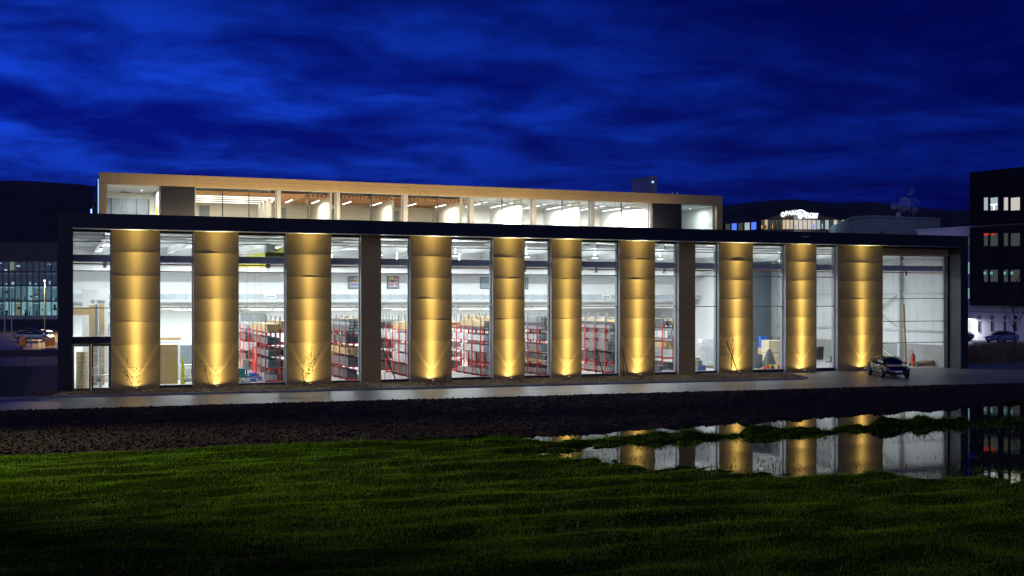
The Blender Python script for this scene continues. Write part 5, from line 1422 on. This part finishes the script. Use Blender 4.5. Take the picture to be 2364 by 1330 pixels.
# ---- museum building with lit sign
D = 190.0
c0 = FP(1832, D); cl = FP(1757, D + 5); cr = FP(1971, D + 12)
mu = thing('exhibition_building', 'angular exhibition building with lit window band and white sign', 'building', (c0.x, c0.y, 0))
M_BR = mat('brown_shingle', (.20, .13, .08), .7, 0, .2, .4)
zc, zl, zr = DZ(483, D), DZ(510, D + 5), DZ(514, D + 12)
bk = (c0 + Vector((14, 34, 0)))
def wallp(A, B, za0, za1, zb0_, zb1, name, m, parent, th=.3, off=0.0):
    d = (B - A).normalized(); nn = Vector((-d.y, d.x, 0))
    if nn.dot(A - CAM) < 0: nn = -nn
    A0, B0 = A - nn * off, B - nn * off; A1, B1 = A0 + nn * th, B0 + nn * th
    return MB().add([(A0.x, A0.y, za0), (B0.x, B0.y, zb0_), (B0.x, B0.y, zb1), (A0.x, A0.y, za1), (A1.x, A1.y, za0), (B1.x, B1.y, zb0_), (B1.x, B1.y, zb1), (A1.x, A1.y, za1)], [(0, 1, 2, 3), (7, 6, 5, 4), (0, 4, 5, 1), (3, 2, 6, 7), (0, 3, 7, 4), (1, 5, 6, 2)]).build(name, m, parent)
wl = wallp(cl, c0, 0, zl, 0, zc, 'wall', M_BR, mu); wr = wallp(c0, cr, 0, zc, 0, zr, 'wall', M_BR, mu)
MB().add([(cl.x, cl.y, zl), (c0.x, c0.y, zc), (cr.x, cr.y, zr), (bk.x, bk.y, zr - 1)], [(0, 1, 2), (0, 2, 3)]).build('roof', M_BR, mu)
for side, (A, B, n_, ta, tb) in enumerate(((cl, c0, 9, 509, 506), (c0, cr, 14, 506, 509))):
    for k in range(n_):
        f0, f1 = (k + .12) / n_, (k + .88) / n_
        Pa, Pb = A.lerp(B, f0), A.lerp(B, f1)
        dA = (Pa - CAM).dot(Vector((SY, CY, 0))); 
        z0, z1_ = DZ(529, dA), DZ(508, dA)
        wn_ = wallp(Pa, Pb, z0, z1_, z0, z1_, 'window', random.choice([W_WARM, W_WARM, W_PALE, W_DIM]) if side == 0 else (W_PALE if k < 5 else random.choice([W_PALE, W_COOL, W_DIM])), mu, .05, .08)
        if random.random() < .7:
            Pm, Pn = A.lerp(B, f0 + .1 / n_), A.lerp(B, f0 + random.uniform(.25, .5) / n_); wallp(Pm, Pn, z0 + .1, z0 + random.uniform(.4, 1.2), z0 + .1, z0 + random.uniform(.4, 1.2), 'exhibit', random.choice([W_ORG, W_BLUE, M_BLACK, M_BLACK, W_COOL]) if side == 0 else random.choice([W_BLUE, M_BLACK, M_BLACK, W_COOL]), wn_, .02, .12)
for k in range(5):
    A = cl + (cl - c0).normalized() * (1.0 + k * 1.4); B = cl + (cl - c0).normalized() * (2.0 + k * 1.4)
    wallp(A, B, DZ(530, D + 6), DZ(513, D + 6), DZ(530, D + 6), DZ(513, D + 6), 'window', [W_BLUE, W_COOL, W_DIM, W_BLUE, W_DIM][k], mu, .05, .08)
ext = cl + (cl - c0).normalized() * 8.5
wallp(cl, ext, 0, zl - .2, 0, DZ(512, D + 7), 'side_wing', M_DB, mu)
# sign: emblem, swoosh and letters, lit white
W_SIGN = lit('lit_sign', (.80, .92, 1.0), 2.0)
def text_mesh(body, size, name):
    cu = bpy.data.curves.new(name, 'FONT'); cu.body = body; cu.size = size; cu.extrude = .04; cu.offset = .012 * size
    o = bpy.data.objects.new(name, cu); col.objects.link(o)
    me = bpy.data.meshes.new_from_object(o.evaluated_get(bpy.context.evaluated_depsgraph_get()))
    bpy.data.objects.remove(o); me.materials.clear(); me.materials.append(W_SIGN)
    return me
def put_text(body, size, A, d, z, parent, name='lettering'):
    o = link(bpy.data.objects.new(name, text_mesh(body, size, name))); o.parent = parent
    o.rotation_euler = (R(90), 0, math.atan2(d.y, d.x)); o.location = Vector((A.x, A.y, z)) - OFF[parent]; return o
dl, dr = (c0 - cl).normalized(), (cr - c0).normalized()
nl = Vector((dl.y, -dl.x, 0)); nr = Vector((dr.y, -dr.x, 0))
def on(A, B, px):       # point on wall A-B seen at photo column px
    d = ray(px); e = B - A; a_ = np.array([[e.x, -d.x], [e.y, -d.y]]); b__ = np.array([CAM.x - A.x, CAM.y - A.y])
    return A + e * float(np.linalg.solve(a_, b__)[0])
sg = thing('lit_sign', 'white glowing sign with round emblem and PARC lettering on the left wall', 'sign', (c0.x - 4, c0.y, zc - 3))
A = on(cl, c0, 1815) + nl * .25; put_text('PARC', 1.05, A, dl, DZ(500.5, D + 4), sg)
wd = (on(cl, c0, 1832) - on(cl, c0, 1815)).length
def disc(Pc, d, z, r, parent, name, r_in=0.0):
    m = MB(); n2 = 20
    for q in range(n2):
        a, b2 = 2*math.pi*q/n2, 2*math.pi*(q+1)/n2
        pp = lambda a_, r_: (Pc.x + d.x*r_*math.cos(a_), Pc.y + d.y*r_*math.cos(a_), z + r_*math.sin(a_))
        m.add([pp(a, r_in), pp(b2, r_in), pp(b2, r), pp(a, r)], [(0, 1, 2, 3)])
    o = m.build(name, W_SIGN, parent); s_ = o.modifiers.new('thickness', 'SOLIDIFY'); s_.thickness = .08; return o
Pc = on(cl, c0, 1810) + nl * .25; disc(Pc, dl, DZ(499, D + 5), .42, sg, 'emblem_ring', .2)
sg2 = thing('lit_sign', 'white glowing sign with swoosh emblem and XPLORIT lettering on the right wall', 'sign', (c0.x + 2, c0.y, zc - 3))
A = on(c0, cr, 1851) + nr * .25; put_text('XPLORIT', 1.12, A, dr, DZ(501, D + 2), sg2)
Pc = on(c0, cr, 1844) + nr * .25; disc(Pc, dr, DZ(497.5, D + 1), .62, sg2, 'emblem_disc', .16)
m = MB(); pts = [(1837, 497), (1838, 490), (1842, 486.5), (1848, 486), (1855, 489), (1862, 493.5)]
for (pa, ya), (pb, yb) in zip(pts[:-1], pts[1:]):
    A_, B_ = on(c0, cr, pa) + nr * .28, on(c0, cr, pb) + nr * .28
    m.bar((A_.x, A_.y, DZ(ya, D + 1)), (B_.x, B_.y, DZ(yb, D + 2)), .08, .2)
m.build('swoosh', W_SIGN, sg2)
A_, B_ = on(c0, cr, 1855) + nr * .25, on(c0, cr, 1883) + nr * .25
MB().bar((A_.x, A_.y, DZ(503.3, D + 2)), (B_.x, B_.y, DZ(503.3, D + 4)), .06, .1).build('subtitle_bar', W_SIGN, sg2)
light('sign_light', 'POINT', c0 + Vector((1.5, -2.2, zc - 1.3)), 500.0, (.45, .7, 1.0), sg2, shadow_soft_size=1.0)
# ---- left: glass office far behind, cars, lamps
D = 315.0
a, b_ = FP(-330, D), FP(420, D); b_.y = a.y + (b_.y - a.y) * 1.0
zg0, zg1, zgt = 0, DZ(601, D), DZ(560, D)
go = thing('glass_office_building', 'long glass fronted office building beyond the street on the left', 'building', (a.x, a.y, 0))
dv = (b_ - a).normalized(); nv_ = Vector((-dv.y, dv.x, 0)); Lg = (b_ - a).length
def gpt(s, o): return a + dv * s + nv_ * o
def gbox(s0_, s1_, o0, o1, z0, z1_, name, m, parent):
    pts = [gpt(s0_, o0), gpt(s1_, o0), gpt(s1_, o1), gpt(s0_, o1)]
    return MB().prism([(p_.x, p_.y) for p_ in pts], z0, z1_, 'z').build(name, m, parent)
gbox(0, Lg, -.5, 14, zg1, zgt, 'roof_band', mat('dark_louvre', (.03, .03, .045), .6, 0, .2, .3), go)
gbox(0, Lg, 9, 14, 0, zg1 - .01, 'rear_wall', M_DB, go)
fl = [DZ(v_, D) for v_ in (734, 728, 693, 657, 625, 601)]
for z in fl[1:]: gbox(0, Lg, -.1, 8.9, z - .45, z - .05, 'floor_slab', M_MULL, go)
rows_m = [(W_PALE, .75), (W_COOL, .6), (W_TEAL, .35), (W_DIM, .3)]
G_OFF = [lit('office_bright', (.72, .95, .85), .85), lit('office_mid', (.45, .7, .65), .38), lit('office_teal', (.15, .45, .55), .22), lit('office_dim', (.16, .2, .32), .11)]
G_STRIP = lit('office_strip', (.9, 1., .95), 1.1)
G_WARM = lit('office_warm', (1., .8, .45), .5)
rg = random.Random(4)
s_per = 14 * D / FPX
na = int(Lg / s_per)
for r_ in range(4):
    for k in range(na):
        px = (gpt(k * s_per, 0) - CAM)
        fw = px.dot(Vector((SY, CY, 0))); rt = px.dot(Vector((CY, -SY, 0))); pcol = CX + FPX * rt / fw
        if not (-60 < pcol < 160): continue
        pick = {0: [0, 0, 1], 1: [0, 1, 1], 2: [2, 3, 3, 2], 3: [3, 3, 3]}[r_]
        w = gbox(k * s_per + .12, (k + 1) * s_per - .12, .5, .56, fl[r_ + 1] + .02 - 0.0 if False else fl[r_ + 1] + .05, fl[r_ + 2] - .5 if r_ + 2 < 6 else zg1, 'window', G_OFF[rg.choice(pick)], go) if False else gbox(k * s_per + .12, (k + 1) * s_per - .12, .5, .56, fl[r_ + 1] - .04 - (4.0 if False else 0), fl[r_ + 2] - .46, 'window', G_OFF[rg.choice(pick)] if rg.random() > .08 else G_WARM, go)
        if r_ < 3 and rg.random() < .75:
            gbox(k * s_per + .12, (k + 1) * s_per - .12, .40, .48, fl[r_ + 2] - .95, fl[r_ + 2] - .8, 'ceiling_light', G_STRIP if r_ < 2 else G_OFF[1], w)
        for q in range(rg.choice([1, 2, 3])):
            z0 = fl[r_ + 1] + rg.choice([.0, .0, .0, rg.uniform(.5, 2.0)]); wq = rg.uniform(.25, 1.1); s_ = k * s_per + rg.uniform(.15, s_per - wq - .1)
            gbox(s_, s_ + wq, .44, .49, z0, z0 + rg.uniform(.35, 1.5) * (.5 if wq > .7 else 1), 'furnishing', rg.choice([M_BLACK, M_DGREY, G_STRIP, G_OFF[3], M_BLACK, G_OFF[2], M_GREYP]), w)
gl_ = gbox(0, Lg, -.05, -.02, 0, zg1, 'glass_front', M_GLASSD, go)
for k in range(na):
    p_ = gpt(k * s_per, 0)
    gbox(k * s_per - .06, k * s_per + .06, -.2, -.06, 0, zg1, 'mullion', M_MULL, go)
gbox(0, Lg, -.3, 8.8, 0, DZ(728, D), 'base', M_CONC, go)
W_HEAD = lit('headlight_on', (.85, .9, 1.0), 60.0)
for lb, px, dd, rz, cc, on_ in (('silver car with bright headlights on the street left of the hall', 78, 149, -.15, (.30, .31, .34), 1), ('dark car with headlights on, behind the silver one', 80, 172, -.15, (.03, .03, .035), 1)):
    c = FP(px, dd); ct = car(lb, (c.x, c.y, 0), rz, paint(lb.split()[0] + '_street_paint', cc), W_HEAD)
for lb, px, dd, ht, wd_ in (('orange marker board with a dark top, left of the hall', 51, 131, 1.15, .32), ('orange rounded marker board nearest the hall corner', 115, 129, 1.15, .52)):
    c = FP(px, dd); t = thing('marker_board', lb, 'sign', (c.x, c.y, 0), 0, 'orange marker boards')
    bo = MB().box(c.x - wd_, c.x + wd_, c.y, c.y + .1, .12, ht).build('board', mat('marker_orange', (.75, .22, .02), .5, 0, .06, 3, emit=(1, .3, .02), es=.10), t); bevel(bo, .05, 3)
    MB().box(c.x - .2, c.x + .2, c.y - .02, c.y - .003, ht * .6, ht * .8).build('symbol', M_LABEL, t)
    for s in (-.2, .2): MB().tube((c.x + s, c.y + .05, -.03), (c.x + s, c.y + .05, .119), .03, n=6).build('foot', M_DGREY, t)
for k, px in enumerate((72, 86, 97, 105)):
    c = FP(px, 128); t = thing('white_bollard', 'slim white bollard between the orange boards, %s from the left' % ORD[k], 'bollard', (c.x, c.y, 0), 0, 'white bollards by the street')
    MB().tube((c.x, c.y, -.03), (c.x, c.y, 1.25), .05, n=8).build('post', M_STEELW, t); MB().tube((c.x, c.y, 1.251), (c.x, c.y, 1.3), .055, .02, n=8).build('cap', M_DGREY, t)
for k, (px, yt) in enumerate(((11, 655), (27, 660))):
    c = FP(px, 170); t = thing('flag_pole', 'thin bare flag pole in front of the glass office, %s of two' % ('left' if k == 0 else 'right'), 'pole', (c.x, c.y, 0), 0, 'flag poles')
    MB().tube((c.x, c.y, -.03), (c.x, c.y, DZ(yt, 170)), .09, .05, n=8).build('mast', M_STEELW, t); MB().tube((c.x, c.y, DZ(yt, 170)), (c.x, c.y, DZ(yt, 170) + .12), .1, n=8).build('finial', M_STEELW, t)
def street_lamp(c, h, rz, label, watts, colr, aim=None, cone=118):
    t = thing('street_lamp', label, 'street lamp', (c.x, c.y, 0), 0)
    MB().tube((c.x, c.y, -.03), (c.x, c.y, h), .10, .06, n=10).build('pole', M_DGREY, t)
    d = Vector((math.cos(rz), math.sin(rz), 0)); e = Vector((c.x, c.y, h)) + d * .9 + Vector((0, 0, .12))
    MB().tube((c.x, c.y, h - .02), e, .045, n=8).build('arm', M_DGREY, t)
    hd = MB().bar(e - d * .1, e + d * .5, .28, .12).build('head', M_DGREY, t)
    MB().bar(e + d * .02 - Vector((0, 0, .075)), e + d * .45 - Vector((0, 0, .075)), .2, .03).build('lens', lit('street_lens_%d' % len(bpy.data.materials), colr, 30.0), t)
    L_ = e + d * .25 - Vector((0, 0, .12))
    if aim is not None:
        o = light('lamp_light', 'SPOT', L_, watts, colr, t, spot_size=R(cone), spot_blend=1.0, shadow_soft_size=.12)
        v = (Vector(aim) - L_).normalized(); o.rotation_euler = v.to_track_quat('-Z', 'Y').to_euler()
    else: light('lamp_light', 'POINT', L_, watts, colr, t, shadow_soft_size=.15)
    return t
street_lamp(FP(103, 190), DZ(648, 190), R(-90), 'lit street lamp shining warm in front of the glass office', 5000.0, (1.0, .62, .25))
# assumed lamp, added unseen left of the view to light the near field
street_lamp(Vector((-24.0, -13.5, 0)), 11.0, R(-40), 'assumed roadside street lamp added out of view left of the hall to light the field', 92000.0, (1.0, .92, .50), (8, -31.5, 0), 43)
